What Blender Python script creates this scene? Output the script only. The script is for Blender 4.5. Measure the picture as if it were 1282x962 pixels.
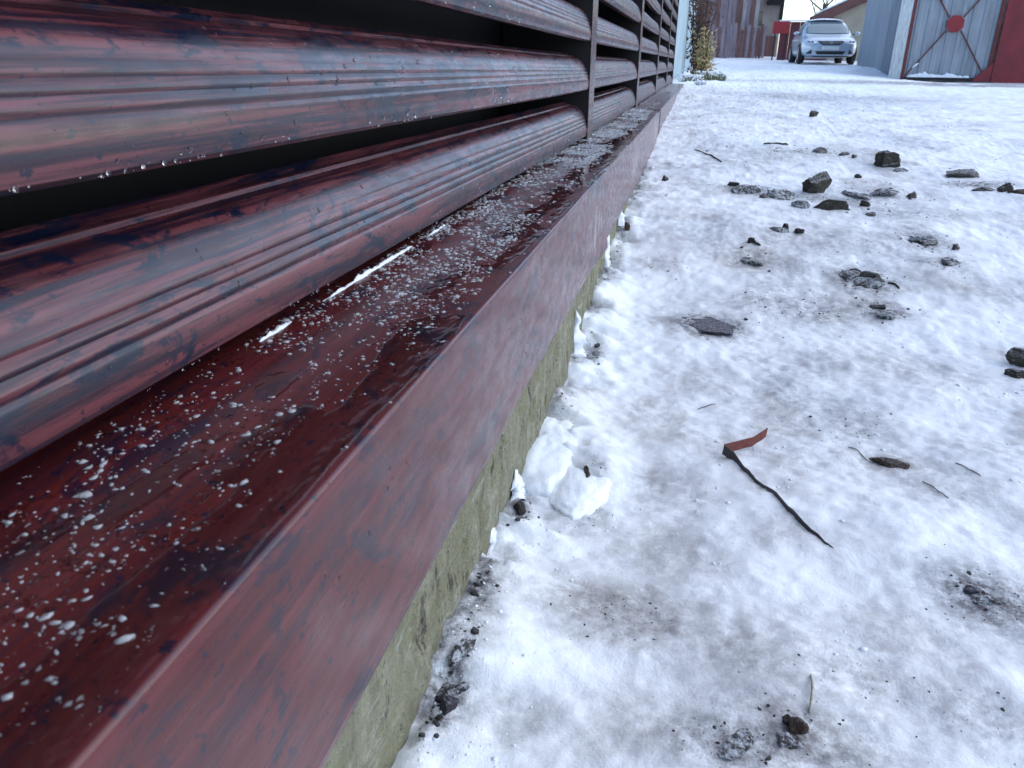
import bpy, bmesh, math, random
import numpy as np
from mathutils import Matrix, Vector, noise as mnoise

for o in list(bpy.data.objects):
    bpy.data.objects.remove(o)
scene = bpy.context.scene
col = scene.collection
R = math.radians

# ------------------------------------------------------------------ camera
IMG_W, IMG_H, FPX = 1282.0, 962.0, 972.0
CAM = np.array([0.0, 0.0, 0.43])
_v = np.array([(879 - 641) / FPX, (481 - 80) / FPX, 1.0]); _v /= np.linalg.norm(_v)
_u = np.array([29.0, 2369.0, -972.0]); _u /= np.linalg.norm(_u)
_u = _u - _v * _u.dot(_v); _u /= np.linalg.norm(_u)
_r = np.cross(_u, _v)
ROT = np.array([_r, _v, _u])                 # rows: world axes in camera coordinates (right, up, forward)
cam_data = bpy.data.cameras.new('camera')
cam = bpy.data.objects.new('camera', cam_data); col.objects.link(cam)
m = Matrix.Identity(4)
for i in range(3):
    m[i][0] = ROT[i, 0]; m[i][1] = ROT[i, 1]; m[i][2] = -ROT[i, 2]; m[i][3] = CAM[i]
cam.matrix_world = m
cam_data.sensor_fit = 'HORIZONTAL'; cam_data.sensor_width = 36.0
cam_data.lens = 36.0 * FPX / IMG_W
cam_data.clip_start = 0.01; cam_data.clip_end = 2000
cam_data.dof.use_dof = True; cam_data.dof.focus_distance = 0.95; cam_data.dof.aperture_fstop = 24.0
scene.camera = cam

# ------------------------------------------------------------------ sky, sun, exposure
world = bpy.data.worlds.new('World'); scene.world = world; world.use_nodes = True
wn = world.node_tree.nodes; wl = world.node_tree.links
sky = wn.new('ShaderNodeTexSky'); sky.sky_type = 'NISHITA'; sky.sun_disc = False
SUN_EL, SUN_AZ = R(42), R(70)                # azimuth measured from +Y towards +X
sky.sun_elevation = SUN_EL; sky.sun_rotation = SUN_AZ
sky.air_density = 0.9; sky.dust_density = 0.8; sky.ozone_density = 1.6
bg = wn['Background']; bg.inputs['Strength'].default_value = 0.15
wl.new(sky.outputs['Color'], bg.inputs['Color'])
sun_data = bpy.data.lights.new('sun', 'SUN'); sun_data.energy = 0.55; sun_data.angle = R(110)
sun_data.color = (1.0, 0.985, 0.92)
sun = bpy.data.objects.new('sun', sun_data); col.objects.link(sun)
sd = Vector((math.sin(SUN_AZ) * math.cos(SUN_EL), math.cos(SUN_AZ) * math.cos(SUN_EL), math.sin(SUN_EL)))
sun.rotation_euler = sd.to_track_quat('Z', 'Y').to_euler(); sun.location = (4, 2, 6)
vs = scene.view_settings
vs.view_transform = 'Standard'; vs.look = 'None'; vs.gamma = 1.0; vs.use_curve_mapping = False
vs.exposure = 1.10
scene.render.resolution_x = 1024; scene.render.resolution_y = 768
scene.render.engine = 'CYCLES'

# ------------------------------------------------------------------ helpers
def tag(o, label=None, cat=None, group=None, kind=None):
    if label: o['label'] = label
    if cat: o['category'] = cat
    if group: o['group'] = group
    if kind: o['kind'] = kind
    return o

def empty(name, loc=(0, 0, 0)):
    o = bpy.data.objects.new(name, None); o.location = loc; o.empty_display_size = 0.1
    col.objects.link(o); return o

def link(name, me, mat=None, parent=None, smooth=False):
    if mat is not None and not me.materials: me.materials.append(mat)
    if smooth: me.polygons.foreach_set('use_smooth', [True] * len(me.polygons))
    o = bpy.data.objects.new(name, me); col.objects.link(o)
    if parent is not None:
        o.parent = parent
        o.matrix_parent_inverse = Matrix.Translation(parent.location).inverted()   # parts are modelled in world coordinates
    return o

def mesh(name, verts, faces):
    me = bpy.data.meshes.new(name); me.from_pydata([tuple(v) for v in verts], [], [tuple(f) for f in faces]); me.update()
    return me

def np_mesh(name, V, F):
    """V (n,3), F (m,k) arrays -> mesh, fast"""
    me = bpy.data.meshes.new(name)
    V = np.asarray(V, dtype=np.float32); F = np.asarray(F, dtype=np.int32); k = F.shape[1]
    me.vertices.add(len(V)); me.vertices.foreach_set('co', V.ravel())
    me.loops.add(F.size); me.loops.foreach_set('vertex_index', F.ravel())
    me.polygons.add(len(F)); me.polygons.foreach_set('loop_start', np.arange(0, F.size, k, dtype=np.int32))
    me.update(calc_edges=True); me.validate()
    return me

class MB:
    """collects shapes of ONE part"""
    def __init__(s): s.v = []; s.f = []
    def add(s, vs, fs):
        n = len(s.v); s.v += [tuple(v) for v in vs]; s.f += [tuple(i + n for i in f) for f in fs]; return s
    def box(s, x0, x1, y0, y1, z0, z1):
        return s.add([(x0,y0,z0),(x1,y0,z0),(x1,y1,z0),(x0,y1,z0),(x0,y0,z1),(x1,y0,z1),(x1,y1,z1),(x0,y1,z1)],
                     [(0,3,2,1),(4,5,6,7),(0,1,5,4),(1,2,6,5),(2,3,7,6),(3,0,4,7)])
    def bar(s, a, b, w, d, up=(0, 0, 1)):
        a = Vector(a); b = Vector(b); t = (b - a).normalized(); u = Vector(up)
        p = t.cross(u).normalized() * w / 2; q = p.cross(t).normalized() * d / 2
        return s.add([a-p-q, a+p-q, a+p+q, a-p+q, b-p-q, b+p-q, b+p+q, b-p+q],
                     [(0,3,2,1),(4,5,6,7),(0,1,5,4),(1,2,6,5),(2,3,7,6),(3,0,4,7)])
    def tube(s, pts, rad, n=6):
        pts = [Vector(p) for p in pts]; rings = []
        for i, p in enumerate(pts):
            t = (pts[min(i+1, len(pts)-1)] - pts[max(i-1, 0)]).normalized()
            a = Vector((0, 0, 1)) if abs(t.z) < .9 else Vector((1, 0, 0))
            u = t.cross(a).normalized(); w = t.cross(u)
            r = rad[i] if isinstance(rad, (list, tuple)) else rad
            rings.append([p + (u*math.cos(2*math.pi*k/n) + w*math.sin(2*math.pi*k/n)) * r for k in range(n)])
        vs = [v for rg in rings for v in rg]; fs = []
        for i in range(len(rings)-1):
            for k in range(n):
                a = i*n+k; b = i*n+(k+1) % n; fs.append((a, b, b+n, a+n))
        fs.append(tuple(range(n-1, -1, -1))); fs.append(tuple((len(rings)-1)*n+k for k in range(n)))
        return s.add(vs, fs)
    def build(s, name, mat, parent=None, smooth=False, bevel=0):
        o = link(name, mesh(name, s.v, s.f), mat, parent, smooth)
        if bevel:
            md = o.modifiers.new('bevel', 'BEVEL'); md.width = bevel; md.segments = 2; md.limit_method = 'ANGLE'
        return o

def _hash(ix, iy, seed):
    h = (ix.astype(np.int64) * 374761393 + iy.astype(np.int64) * 668265263 + seed * 1442695041) & 0xFFFFFFFF
    h = ((h ^ (h >> 13)) * 1274126177) & 0xFFFFFFFF
    h = h ^ (h >> 16)
    return (h & 0xFFFFFF) / float(0xFFFFFF)

def vnoise(x, y, seed=0):
    x = np.asarray(x, dtype=np.float64); y = np.asarray(y, dtype=np.float64)
    ix = np.floor(x); iy = np.floor(y); fx = x - ix; fy = y - iy
    fx = fx*fx*fx*(fx*(fx*6-15)+10); fy = fy*fy*fy*(fy*(fy*6-15)+10)
    a = _hash(ix, iy, seed); b = _hash(ix+1, iy, seed); c = _hash(ix, iy+1, seed); d = _hash(ix+1, iy+1, seed)
    return (a*(1-fx)+b*fx)*(1-fy) + (c*(1-fx)+d*fx)*fy

def fbm(x, y, seed=0, octv=4, gain=.5):
    t = 0; a = 1; n = 0
    for k in range(octv):
        t = t + a*vnoise(x*(2**k)+k*17.3, y*(2**k)-k*9.1, seed+k*7); n += a; a *= gain
    return t/n

def sstep(a, b, x):
    t = np.clip((np.asarray(x, dtype=np.float64)-a)/(b-a), 0, 1); return t*t*(3-2*t)

# ---- pixel of the photograph -> ray, point on the ground
def ray(px, py):
    return ROT @ np.array([(px-641)/FPX, (481-py)/FPX, 1.0])
def at_y(px, py, Y):
    d = ray(px, py); p = CAM + d*(Y/d[1]); return p
def proj(p):
    d = ROT.T @ (np.asarray(p) - CAM); return 641+d[0]/d[2]*FPX, 481-d[1]/d[2]*FPX

# ------------------------------------------------------------------ materials
class NT:
    def __init__(s, name):
        s.m = bpy.data.materials.new(name); s.m.use_nodes = True
        s.n = s.m.node_tree.nodes; s.l = s.m.node_tree.links; s.b = s.n['Principled BSDF']
    def node(s, t, **kw):
        n = s.n.new(t)
        for k, v in kw.items(): setattr(n, k, v)
        return n
    def pos(s, scale=(1, 1, 1), rot=(0, 0, 0), obj=False):
        if obj: src = s.node('ShaderNodeTexCoord').outputs['Object']
        else: src = s.node('ShaderNodeNewGeometry').outputs['Position']
        mp = s.node('ShaderNodeMapping'); mp.inputs['Scale'].default_value = scale; mp.inputs['Rotation'].default_value = rot
        s.l.new(src, mp.inputs['Vector']); return mp.outputs['Vector']
    def noise(s, vec, scale=5, detail=4, rough=.55, dist=0.0):
        n = s.node('ShaderNodeTexNoise'); s.l.new(vec, n.inputs['Vector'])
        n.inputs['Scale'].default_value = scale; n.inputs['Detail'].default_value = detail
        n.inputs['Roughness'].default_value = rough; n.inputs['Distortion'].default_value = dist
        return n.outputs['Fac']
    def ramp(s, fac, stops):
        r = s.node('ShaderNodeValToRGB'); s.l.new(fac, r.inputs['Fac']); e = r.color_ramp.elements
        while len(e) < len(stops): e.new(.5)
        for el, (p, c) in zip(e, stops):
            el.position = p; el.color = (c, c, c, 1) if isinstance(c, (int, float)) else (*c, 1)
        return r.outputs['Color']
    def mix(s, fac, a, b, mode='MIX'):
        x = s.node('ShaderNodeMix', data_type='RGBA', blend_type=mode)
        for sock, val in ((x.inputs[0], fac), (x.inputs[6], a), (x.inputs[7], b)):
            if isinstance(val, (int, float)): sock.default_value = val
            elif isinstance(val, tuple): sock.default_value = (*val, 1)
            else: s.l.new(val, sock)
        return x.outputs[2]
    def math(s, op, a, b=0.0):
        x = s.node('ShaderNodeMath', operation=op)
        for sock, val in zip(x.inputs, (a, b)):
            if isinstance(val, (int, float)): sock.default_value = val
            else: s.l.new(val, sock)
        return x.outputs[0]
    def attr(s, name):
        return s.node('ShaderNodeAttribute', attribute_name=name).outputs['Fac']
    def bump(s, h, strength=.3, dist=.01):
        b = s.node('ShaderNodeBump'); b.inputs['Strength'].default_value = strength; b.inputs['Distance'].default_value = dist
        s.l.new(h, b.inputs['Height']); s.l.new(b.outputs['Normal'], s.b.inputs['Normal'])
    def set(s, **kw):
        for k, v in kw.items():
            i = s.b.inputs[k.replace('_', ' ')]
            if isinstance(v, (int, float)): i.default_value = v
            elif isinstance(v, tuple): i.default_value = (*v, 1) if i.type == 'RGBA' else v
            else: s.l.new(v, i)
        return s.m

def plain(name, c, rough=.6, metal=0, var=.25, scale=8, bump=.15, spec=.5, stretch=(1, 1, 1)):
    t = NT(name); v = t.pos(stretch)
    n = t.noise(v, scale, 5, .6)
    d = tuple(x*(1-var) for x in c); l = tuple(min(1, x*(1+var)) for x in c)
    t.set(Base_Color=t.ramp(n, [(.3, d), (.7, l)]), Roughness=rough, Metallic=metal, Specular_IOR_Level=spec)
    if bump: t.bump(t.noise(v, scale*6, 3), bump, .004)
    return t.m

def print_metal(name, dark, mid, light, rough, coat, vein=.5, vscale=1.0, scuff=(), streak=1.0):
    """wood-print coated steel: grain drawn along the sheet (world Y)"""
    t = NT(name)
    v1 = t.pos((60*vscale, 2.2, 60*vscale)); v2 = t.pos((34*vscale, 13, 34*vscale)); v3 = t.pos((260, 7, 260)); v4 = t.pos((1, 1, 1)); v5 = t.pos((120, 45, 120))
    n1 = t.noise(v1, 1, 5, .62, .8); n2 = t.noise(v2, 1, 7, .70, 1.0); n3 = t.noise(v3, 1, 4, .65, .3); n4 = t.noise(v4, 900, 1); n5 = t.noise(v5, 1, 5, .7)
    base = t.ramp(n1, [(.33, tuple(a*.55+b*.45 for a, b in zip(dark, mid))), (.46, mid), (.62, light)])
    c = t.mix(t.ramp(n3, [(.40, .95*streak), (.49, 0.0)]), base, tuple(a*.7+b*.3 for a, b in zip(dark, mid)))
    c = t.mix(t.ramp(n3, [(.53, .0), (.60, .7*streak)]), c, light)
    vm = t.ramp(t.math('ADD', t.math('MULTIPLY', n2, .8), t.math('MULTIPLY', n5, .2)), [(.43, 1.0), (.475, 0.0)])
    vm = t.math('MULTIPLY', vm, vein)
    dots = t.ramp(t.noise(t.pos((1, .8, 1)), 170, 3, .6), [(.63, 0.0), (.66, .9)])
    vm = t.math('MAXIMUM', vm, dots)
    c = t.mix(vm, c, dark)
    if scuff:
        g_ = t.node('ShaderNodeNewGeometry')
        for (yy, zz, ry_, rz_) in scuff:
            mp = t.node('ShaderNodeMapping', vector_type='TEXTURE'); mp.inputs['Location'].default_value = (-.14, yy, zz); mp.inputs['Scale'].default_value = (1, ry_, rz_)
            t.l.new(g_.outputs['Position'], mp.inputs['Vector']); ln = t.node('ShaderNodeVectorMath', operation='LENGTH'); t.l.new(mp.outputs[0], ln.inputs[0])
            fall = t.ramp(ln.outputs['Value'], [(.3, 1.0), (1.0, 0.0)])
            sc = t.ramp(t.noise(t.pos((1, 26, 3.2), (.35, 0, 0)), 5, 5, .7), [(.50, 0.0), (.56, .8)])
            c = t.mix(t.math('MULTIPLY', fall, sc), c, (.42, .40, .42))
    rr = t.ramp(t.noise(v2, 2.3, 4), [(.35, rough*.75), (.65, rough*1.3)])
    t.set(Base_Color=c, Roughness=rr, Coat_Weight=coat, Coat_Roughness=.10, Specular_IOR_Level=.45)
    hh = t.math('ADD', t.math('MULTIPLY', n3, .6), t.math('MULTIPLY', n5, .4))
    t.bump(t.math('ADD', hh, t.math('MULTIPLY', n4, .15)), .3, .0011)
    return t.m

M = {}
M['slat'] = print_metal('slat_wood_print', (.004, .007, .022), (.034, .0085, .013), (.135, .036, .042), .34, .18, 1.0)
M['sill'] = print_metal('sill_wood_print', (.010, .008, .022), (.086, .011, .0085), (.110, .018, .020), .30, .22, .75, streak=.35, scuff=((1.22, .185, .09, .05), (2.05, .20, .15, .05), (3.0, .21, .2, .05)))
M['post'] = print_metal('post_wood_print', (.015, .010, .014), (.06, .026, .028), (.12, .06, .06), .36, .1, .6)

M['inner'] = NT('inner_shade_black').set(Base_Color=(.010, .009, .010), Roughness=.7)  # near-black: shade of the slat gaps and post sides put into the colour

def mat_snow():
    t = NT('snow')
    v = t.pos(); vy = t.pos((1, 1, .3))
    big = t.noise(vy, 2.6, 6, .62, .4); mid = t.noise(vy, 12, 9, .74, .4); fine = t.noise(vy, 85, 6, .76); grain = t.noise(v, 420, 3, .7)
    c = t.mix(t.ramp(mid, [(.47, 0.0), (.66, .5)]), (.93, .95, .95), (.73, .79, .85))
    c = t.mix(t.ramp(big, [(.50, 0.0), (.68, .35)]), c, (.64, .69, .74))
    tan = t.math('MULTIPLY', t.attr('tan'), t.ramp(t.math('ADD', t.math('MULTIPLY', fine, .5), t.math('MULTIPLY', mid, .6)), [(.36, 0.0), (.62, .9)]))
    c = t.mix(tan, c, (.36, .31, .26))
    grey = t.math('MULTIPLY', t.attr('dirt'), t.ramp(t.math('ADD', t.math('MULTIPLY', fine, .7), t.math('MULTIPLY', mid, .4)), [(.40, 0.0), (.63, 1.0)]))
    c = t.mix(grey, c, (.075, .068, .075))
    speck = t.ramp(t.noise(vy, 170, 3, .75), [(.66, 0.0), (.74, .5)])
    speck = t.math('MULTIPLY', speck, t.ramp(big, [(.42, .0), (.6, 1.0)]))
    c = t.mix(speck, c, (.24, .22, .22))
    t.set(Base_Color=c, Roughness=t.ramp(big, [(.4, .6), (.62, .32)]), Specular_IOR_Level=.35)
    t.bump(t.math('ADD', t.math('MULTIPLY', grain, .1), t.math('ADD', t.math('MULTIPLY', fine, .55), t.math('MULTIPLY', mid, 1.5))), .40, .008)
    return t.m
M['snow'] = mat_snow()
def mat_clean_snow():
    t = NT('clean_snow'); v = t.pos(); f = t.noise(v, 90, 5, .7)
    t.set(Base_Color=t.ramp(t.noise(v, 25, 5), [(.35, (.72, .76, .83)), (.6, (.9, .92, .95))]), Roughness=.5)
    t.bump(f, .5, .004); return t.m
M['clean_snow'] = mat_clean_snow()

def mat_concrete():
    t = NT('mossy_concrete'); v = t.pos(); vs_ = t.pos((1, 1, .3)); vd = t.pos((1, .35, 1), (0.5, 0, 0))
    a = t.noise(v, 11, 6, .65); b = t.noise(vs_, 40, 7, .72); f = t.noise(v, 230, 4, .7); s = t.noise(vd, 75, 6, .72, .6); m = t.noise(v, 95, 5, .7)
    c = t.ramp(b, [(.30, (.17, .155, .10)), (.5, (.37, .35, .235)), (.70, (.52, .50, .38))])
    c = t.mix(t.ramp(a, [(.42, 0.0), (.60, .7)]), c, (.25, .24, .125))
    c = t.mix(t.ramp(s, [(.56, 0.0), (.66, .85)]), c, (.50, .50, .42))
    c = t.mix(t.ramp(t.noise(vs_, 48, 6, .72), [(.58, 0.0), (.65, .9)]), c, (.05, .042, .028))
    c = t.mix(t.ramp(m, [(.62, 0.0), (.68, .8)]), c, (.035, .03, .022))
    c = t.mix(t.ramp(f, [(.66, 0.0), (.75, .6)]), c, (.06, .055, .045))
    t.set(Base_Color=c, Roughness=.75)
    t.bump(t.math('ADD', t.math('MULTIPLY', f, .4), t.math('ADD', b, t.math('ADD', s, m))), 1.0, .012)
    return t.m
M['concrete'] = mat_concrete()

def mat_rock(name, dark, light, dust=.6):
    t = NT(name); v = t.pos(); a = t.noise(v, 45, 6, .7); f = t.noise(v, 260, 4, .7)
    c = t.ramp(a, [(.3, dark), (.7, light)])
    geo = t.node('ShaderNodeNewGeometry'); sx = t.node('ShaderNodeSeparateXYZ'); t.l.new(geo.outputs['Normal'], sx.inputs[0])
    d = t.math('MULTIPLY', t.ramp(sx.outputs['Z'], [(.55, 0.0), (.95, dust)]), t.ramp(f, [(.4, 0.0), (.6, 1.0)]))
    c = t.mix(d, c, (.75, .78, .84))
    t.set(Base_Color=c, Roughness=.75); t.bump(t.math('ADD', a, f), 1.0, .007); return t.m
def mat_lump():
    t = NT('dirty_snow_lump'); v = t.pos(); a = t.noise(v, 60, 6, .75); f = t.noise(v, 240, 4, .75)
    c = t.mix(t.ramp(t.math('ADD', t.math('MULTIPLY', a, .6), t.math('MULTIPLY', f, .4)), [(.44, 0.0), (.54, 1.0)]), (.80, .84, .88), (.07, .06, .058))
    t.set(Base_Color=c, Roughness=.7); t.bump(t.math('ADD', a, f), 1.0, .008); return t.m
M['lump'] = mat_lump()
M['rock'] = mat_rock('dark_rock', (.026, .023, .017), (.105, .092, .068))
M['rock_pale'] = mat_rock('grey_rock', (.07, .065, .06), (.20, .19, .17), .5)
M['slate'] = mat_rock('purple_slate', (.02, .016, .024), (.075, .06, .085), .3)
M['soil'] = mat_rock('frozen_soil', (.012, .010, .009), (.06, .05, .045), .1)
M['rust_soil'] = mat_rock('rusty_soil', (.02, .010, .006), (.10, .05, .028), .1)

def mat_ice():
    t = NT('ice_grain')
    t.set(Base_Color=(.93, .95, .97), Roughness=.10, Transmission_Weight=.66, IOR=1.31); return t.m
M['ice'] = mat_ice()
def mat_water(name='water', rough=.02):
    t = NT(name); t.set(Base_Color=(1., 1., 1.), Roughness=rough, Transmission_Weight=1.0, IOR=1.33); return t.m
M['water'] = mat_water()

# ------------------------------------------------------------------ the ground
_ty = np.linspace(-12, 420, 43201)
_tz = np.interp(_ty, [-12, .30, 1.0, 1.3, 1.65, 2.3, 3.3, 5, 8, 12, 17, 22, 29, 36, 45, 80, 420],
                [-.03, 0, 0.0, .022, .07, .125, .17, .215, .245, .27, .315, .37, .435, .60, .85, 1.35, 3.0])
_k = np.hanning(61); _k /= _k.sum(); _tzs = np.convolve(np.pad(_tz, 30, mode='edge'), _k, mode='valid')
WALLX = -.147

def g_base(x, y):
    z = np.interp(y, _ty, _tzs)
    z = z - .16*sstep(1.5, 4.6, x)*sstep(7, 16, y)*(1-sstep(18.5, 24, y))
    return z
def g_height(x, y):
    x = np.asarray(x, dtype=np.float64); y = np.asarray(y, dtype=np.float64)
    d = np.hypot(x, y)
    z = g_base(x, y)
    amp = 1 + .6*sstep(2, 8, d)
    z = z + amp*(.030*(fbm(x*2.1, y*2.1, 3, 3)-.5) + .016*(fbm(x*8, y*8, 11, 4)-.5) + .009*(fbm(x*34, y*34, 23, 4, .65)-.5))
    # small ridge of pushed-up snow along the plinth, broken by gaps where dirt and painted crevice shade show
    w = x - WALLX
    gap = .7*sstep(.40, .58, fbm(y*5.5, y*0+2.2, 41, 3)) + .6*sstep(.40, .62, fbm(y*17, x*9, 43, 3))
    z = z + (.030*gap - .015)*np.exp(-(w/.05)**2)*(1-sstep(1.6, 2.6, y))
    z = z + .020*(fbm(x*30, y*30, 47, 4, .6)-.52)*np.exp(-(w/.045)**2)*(1-sstep(2.2, 3.5, y))
    # rounded mound near the plinth
    mx, my = MOUND
    lump = .45+1.1*fbm(x*22, y*18, 61, 4, .6)
    z = z + .018*lump*np.exp(-((((x-mx)/.040)**2+((y-my)/.075)**2)**1.6)) + .022*lump*np.exp(-(((x-mx-.035)/.03)**2+((y-my+.05)/.05)**2))
    return z
MOUND = (-.105, .83)

_T = np.geomspace(.2, 90, 2500)
def ground_hit(px, py):
    d = ray(px, py); P = CAM[None] + d[None]*_T[:, None]
    e = P[:, 2] - g_height(P[:, 0], P[:, 1]); i = int(np.argmax(e < 0))
    f = e[i-1]/(e[i-1]-e[i]); p = P[i-1]*(1-f)+P[i]*f
    return np.array([p[0], p[1], float(g_height(p[0], p[1]))])

# stains measured on the snow: pixel, half width and half depth in metres, kind, strength
STAINS = [
    # px, py, rx, ry, dirt, tan
    (888, 409, .075, .06, 1.2, .0), (825, 327, .05, .04, .5, .3), (940, 325, .06, .06, .5, .9), (930, 237, .07, .06, 1.1, .3),
    (975, 243, .08, .06, 1.1, .2), (1043, 253, .09, .06, .9, .2), (1087, 348, .07, .07, 1.2, .3), (1105, 388, .05, .05, 1.1, .1),
    (1118, 580, .035, .022, .7, .8), (1000, 915, .03, .03, .9, .8), (1000, 935, .08, .05, .7, .3), (925, 930, .06, .03, .9, .3),
    (1225, 745, .05, .05, 1.1, .1), (1270, 760, .05, .05, .9, .1), (770, 760, .06, .035, .5, .9), (790, 780, .05, .03, .5, .8),
    (710, 770, .03, .03, .45, .3), (835, 690, .05, .05, .3, .5), (1000, 820, .10, .05, .35, .5), (1060, 850, .06, .03, .5, .3),
    (880, 800, .08, .04, .2, .5), (740, 600, .02, .04, .7, .6), (715, 640, .05, .04, .5, .3), (830, 610, .06, .06, .4, .3),
    (1010, 390, .09, .08, .7, .3), (960, 380, .1, .06, .5, .3), (1060, 530, .06, .06, .5, .2), (990, 500, .09, .05, .3, .3),
    (1150, 300, .07, .08, .8, .3), (1185, 330, .06, .06, .5, .4), (1240, 365, .08, .05, .3, .5), (1040, 122, .7, .8, .7, .0),
    (1000, 190, .2, .15, .5, .4), (1100, 240, .14, .12, .6, .3), (1120, 265, .14, .1, .6, .2), (1235, 232, .12, .05, .9, .2),
    (1180, 105, 2.2, .5, .75, .9), (1255, 108, 1.6, .5, .7, 1.0), (1110, 104, 1.2, .5, .6, .3), (1150, 600, .06, .04, .3, .4),
    (1200, 620, .05, .04, .4, .1), (880, 480, .05, .04, .25, .4), (905, 560, .05, .04, .3, .3), (830, 545, .04, .03, .2, .5),
    (1020, 300, .2, .1, .4, .4), (900, 300, .12, .1, .4, .3), (1240, 900, .06, .04, .5, .2), (1140, 800, .05, .04, .3, .5),
    (560, 870, .018, .05, 1.2, .2), (600, 730, .014, .05, 1.1, .1), (650, 635, .014, .04, 1.2, .2), (700, 500, .02, .05, .9, .3),
    (745, 440, .018, .05, .9, .1), (1215, 480, .04, .04, .3, .1), (640, 900, .03, .03, .35, .3), (800, 905, .05, .03, .2, .5),
    (1130, 460, .1, .06, .3, .4), (1240, 560, .06, .05, .4, .1), (990, 670, .05, .03, .2, .4), (760, 560, .03, .03, .4, .1),
]
STAIN_W = []
def make_ground():
    def spaced(a, b, n): return np.linspace(a, b, n, endpoint=False)
    xs = np.concatenate([-np.geomspace(150, .30, 30), spaced(-.29, -.155, 8), spaced(-.155, 1.2, 330), spaced(1.2, 3.0, 150),
                         np.geomspace(3.0, 12, 110, endpoint=False), np.geomspace(12, 200, 30)])
    ys = np.concatenate([-np.geomspace(12, .02, 16), spaced(0, .28, 20), spaced(.28, 1.3, 300), np.geomspace(1.3, 6, 300, endpoint=False),
                         np.geomspace(6, 40, 160, endpoint=False), np.geomspace(40, 400, 40)])
    X, Y = np.meshgrid(xs, ys); Z = g_height(X, Y)
    nx, ny = len(xs), len(ys)
    idx = np.arange(nx*ny).reshape(ny, nx)
    F = np.stack([idx[:-1, :-1], idx[:-1, 1:], idx[1:, 1:], idx[1:, :-1]], -1).reshape(-1, 4)
    me = np_mesh('snowy_ground', np.stack([X, Y, Z], -1).reshape(-1, 3), F)
    far = 1-.75*sstep(2.5, 7, Y)
    dirt = .42*far*sstep(.53, .72, fbm(X*5.1, Y*5.1, 77, 5, .6)); tan = .6*far*sstep(.50, .72, fbm(X*6.3+9, Y*6.3, 91, 5, .6))
    for (px, py, rx, ry, dd, tt) in STAINS:
        p = ground_hit(px, py); STAIN_W.append((p[0], p[1], rx, ry, dd))
        j0, j1 = np.searchsorted(ys, p[1]-4*ry), np.searchsorted(ys, p[1]+4*ry)+1; i0, i1 = np.searchsorted(xs, p[0]-4*rx), np.searchsorted(xs, p[0]+4*rx)+1
        sl = (slice(max(j0, 0), j1), slice(max(i0, 0), i1)); x_, y_ = X[sl], Y[sl]
        wob = .55 + .9*fbm(x_/max(rx, .02), y_/max(ry, .02), int(px), 4, .6)
        q = ((x_-p[0])/rx)**2 + ((y_-p[1])/ry)**2
        dirt[sl] = np.maximum(dirt[sl], dd*np.exp(-(q/wob)**1.2)); tan[sl] = np.maximum(tan[sl], tt*np.exp(-q/2.25/wob))
    # churned dirt plus painted crevice shade along the plinth contact
    edge = np.exp(-((X-WALLX)/.026)**2)*(1-sstep(2.2, 3.5, Y))*sstep(.38, .56, fbm(Y*11, X*14, 5, 4))
    dirt = np.maximum(dirt, 1.0*edge)
    cl = 1-.85*np.exp(-(((X-MOUND[0])/.055)**2+((Y-MOUND[1]+.01)/.12)**2)); dirt = dirt*cl; tan = tan*cl
    for nm, arr in (('dirt', dirt), ('tan', tan)):
        at = me.attributes.new(nm, 'FLOAT', 'POINT'); at.data.foreach_set('value', np.clip(arr, 0, 1.3).astype(np.float32).ravel())
    o = link('snowy_ground', me, M['snow'], smooth=True)
    tag(o, kind='structure')
make_ground()

# ------------------------------------------------------------------ the fence
SILL_Z, FASCIA_X, FASCIA_B = .262, -.140, .139
SLAT_X = -.243                       # frontmost line of the slats
PITCH = .100
POSTS = [1.90, 3.35, 4.78, 6.18, 7.52]
PW = .085                            # post face width
fence = empty('louvered_fence', (-.27, 0, SILL_Z))
tag(fence, 'dark wood-print metal louvered fence running along the left side above the concrete plinth', 'fence')

def slat_profile():
    """(depth behind the front line, height above the lower edge), from underside to the flange behind the slat above"""
    arc = [(-.006, .0), (-.0015, .003), (-.0002, .010)]
    hs = np.linspace(.014, .066, 40)
    for h in hs:
        t = (h-.010)/.060
        d = -.040*(1-math.sqrt(max(0, 1-min(1, t)**2.1)))**1.0
        for g, w_, dp in ((.0265, .0013, .0013), (.0335, .0014, .0015), (.0405, .0014, .0014), (.049, .0012, .0008)):
            d -= dp*math.exp(-((h-g)/w_)**2)
        arc.append((d, h))
    tail = [(-.037, .0690), (-.0385, .0715), (-.0415, .0725), (-.0450, .0712), (-.0475, .0720), (-.0500, .0752), (-.0525, .0765),
            (-.0560, .0745), (-.0600, .0700), (-.078, .0670), (-.082, .064), (-.083, .052)]
    under = [(-.034, .016), (-.032, .006), (-.028, .003), (-.014, .0018)]
    return under + arc + tail

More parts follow.
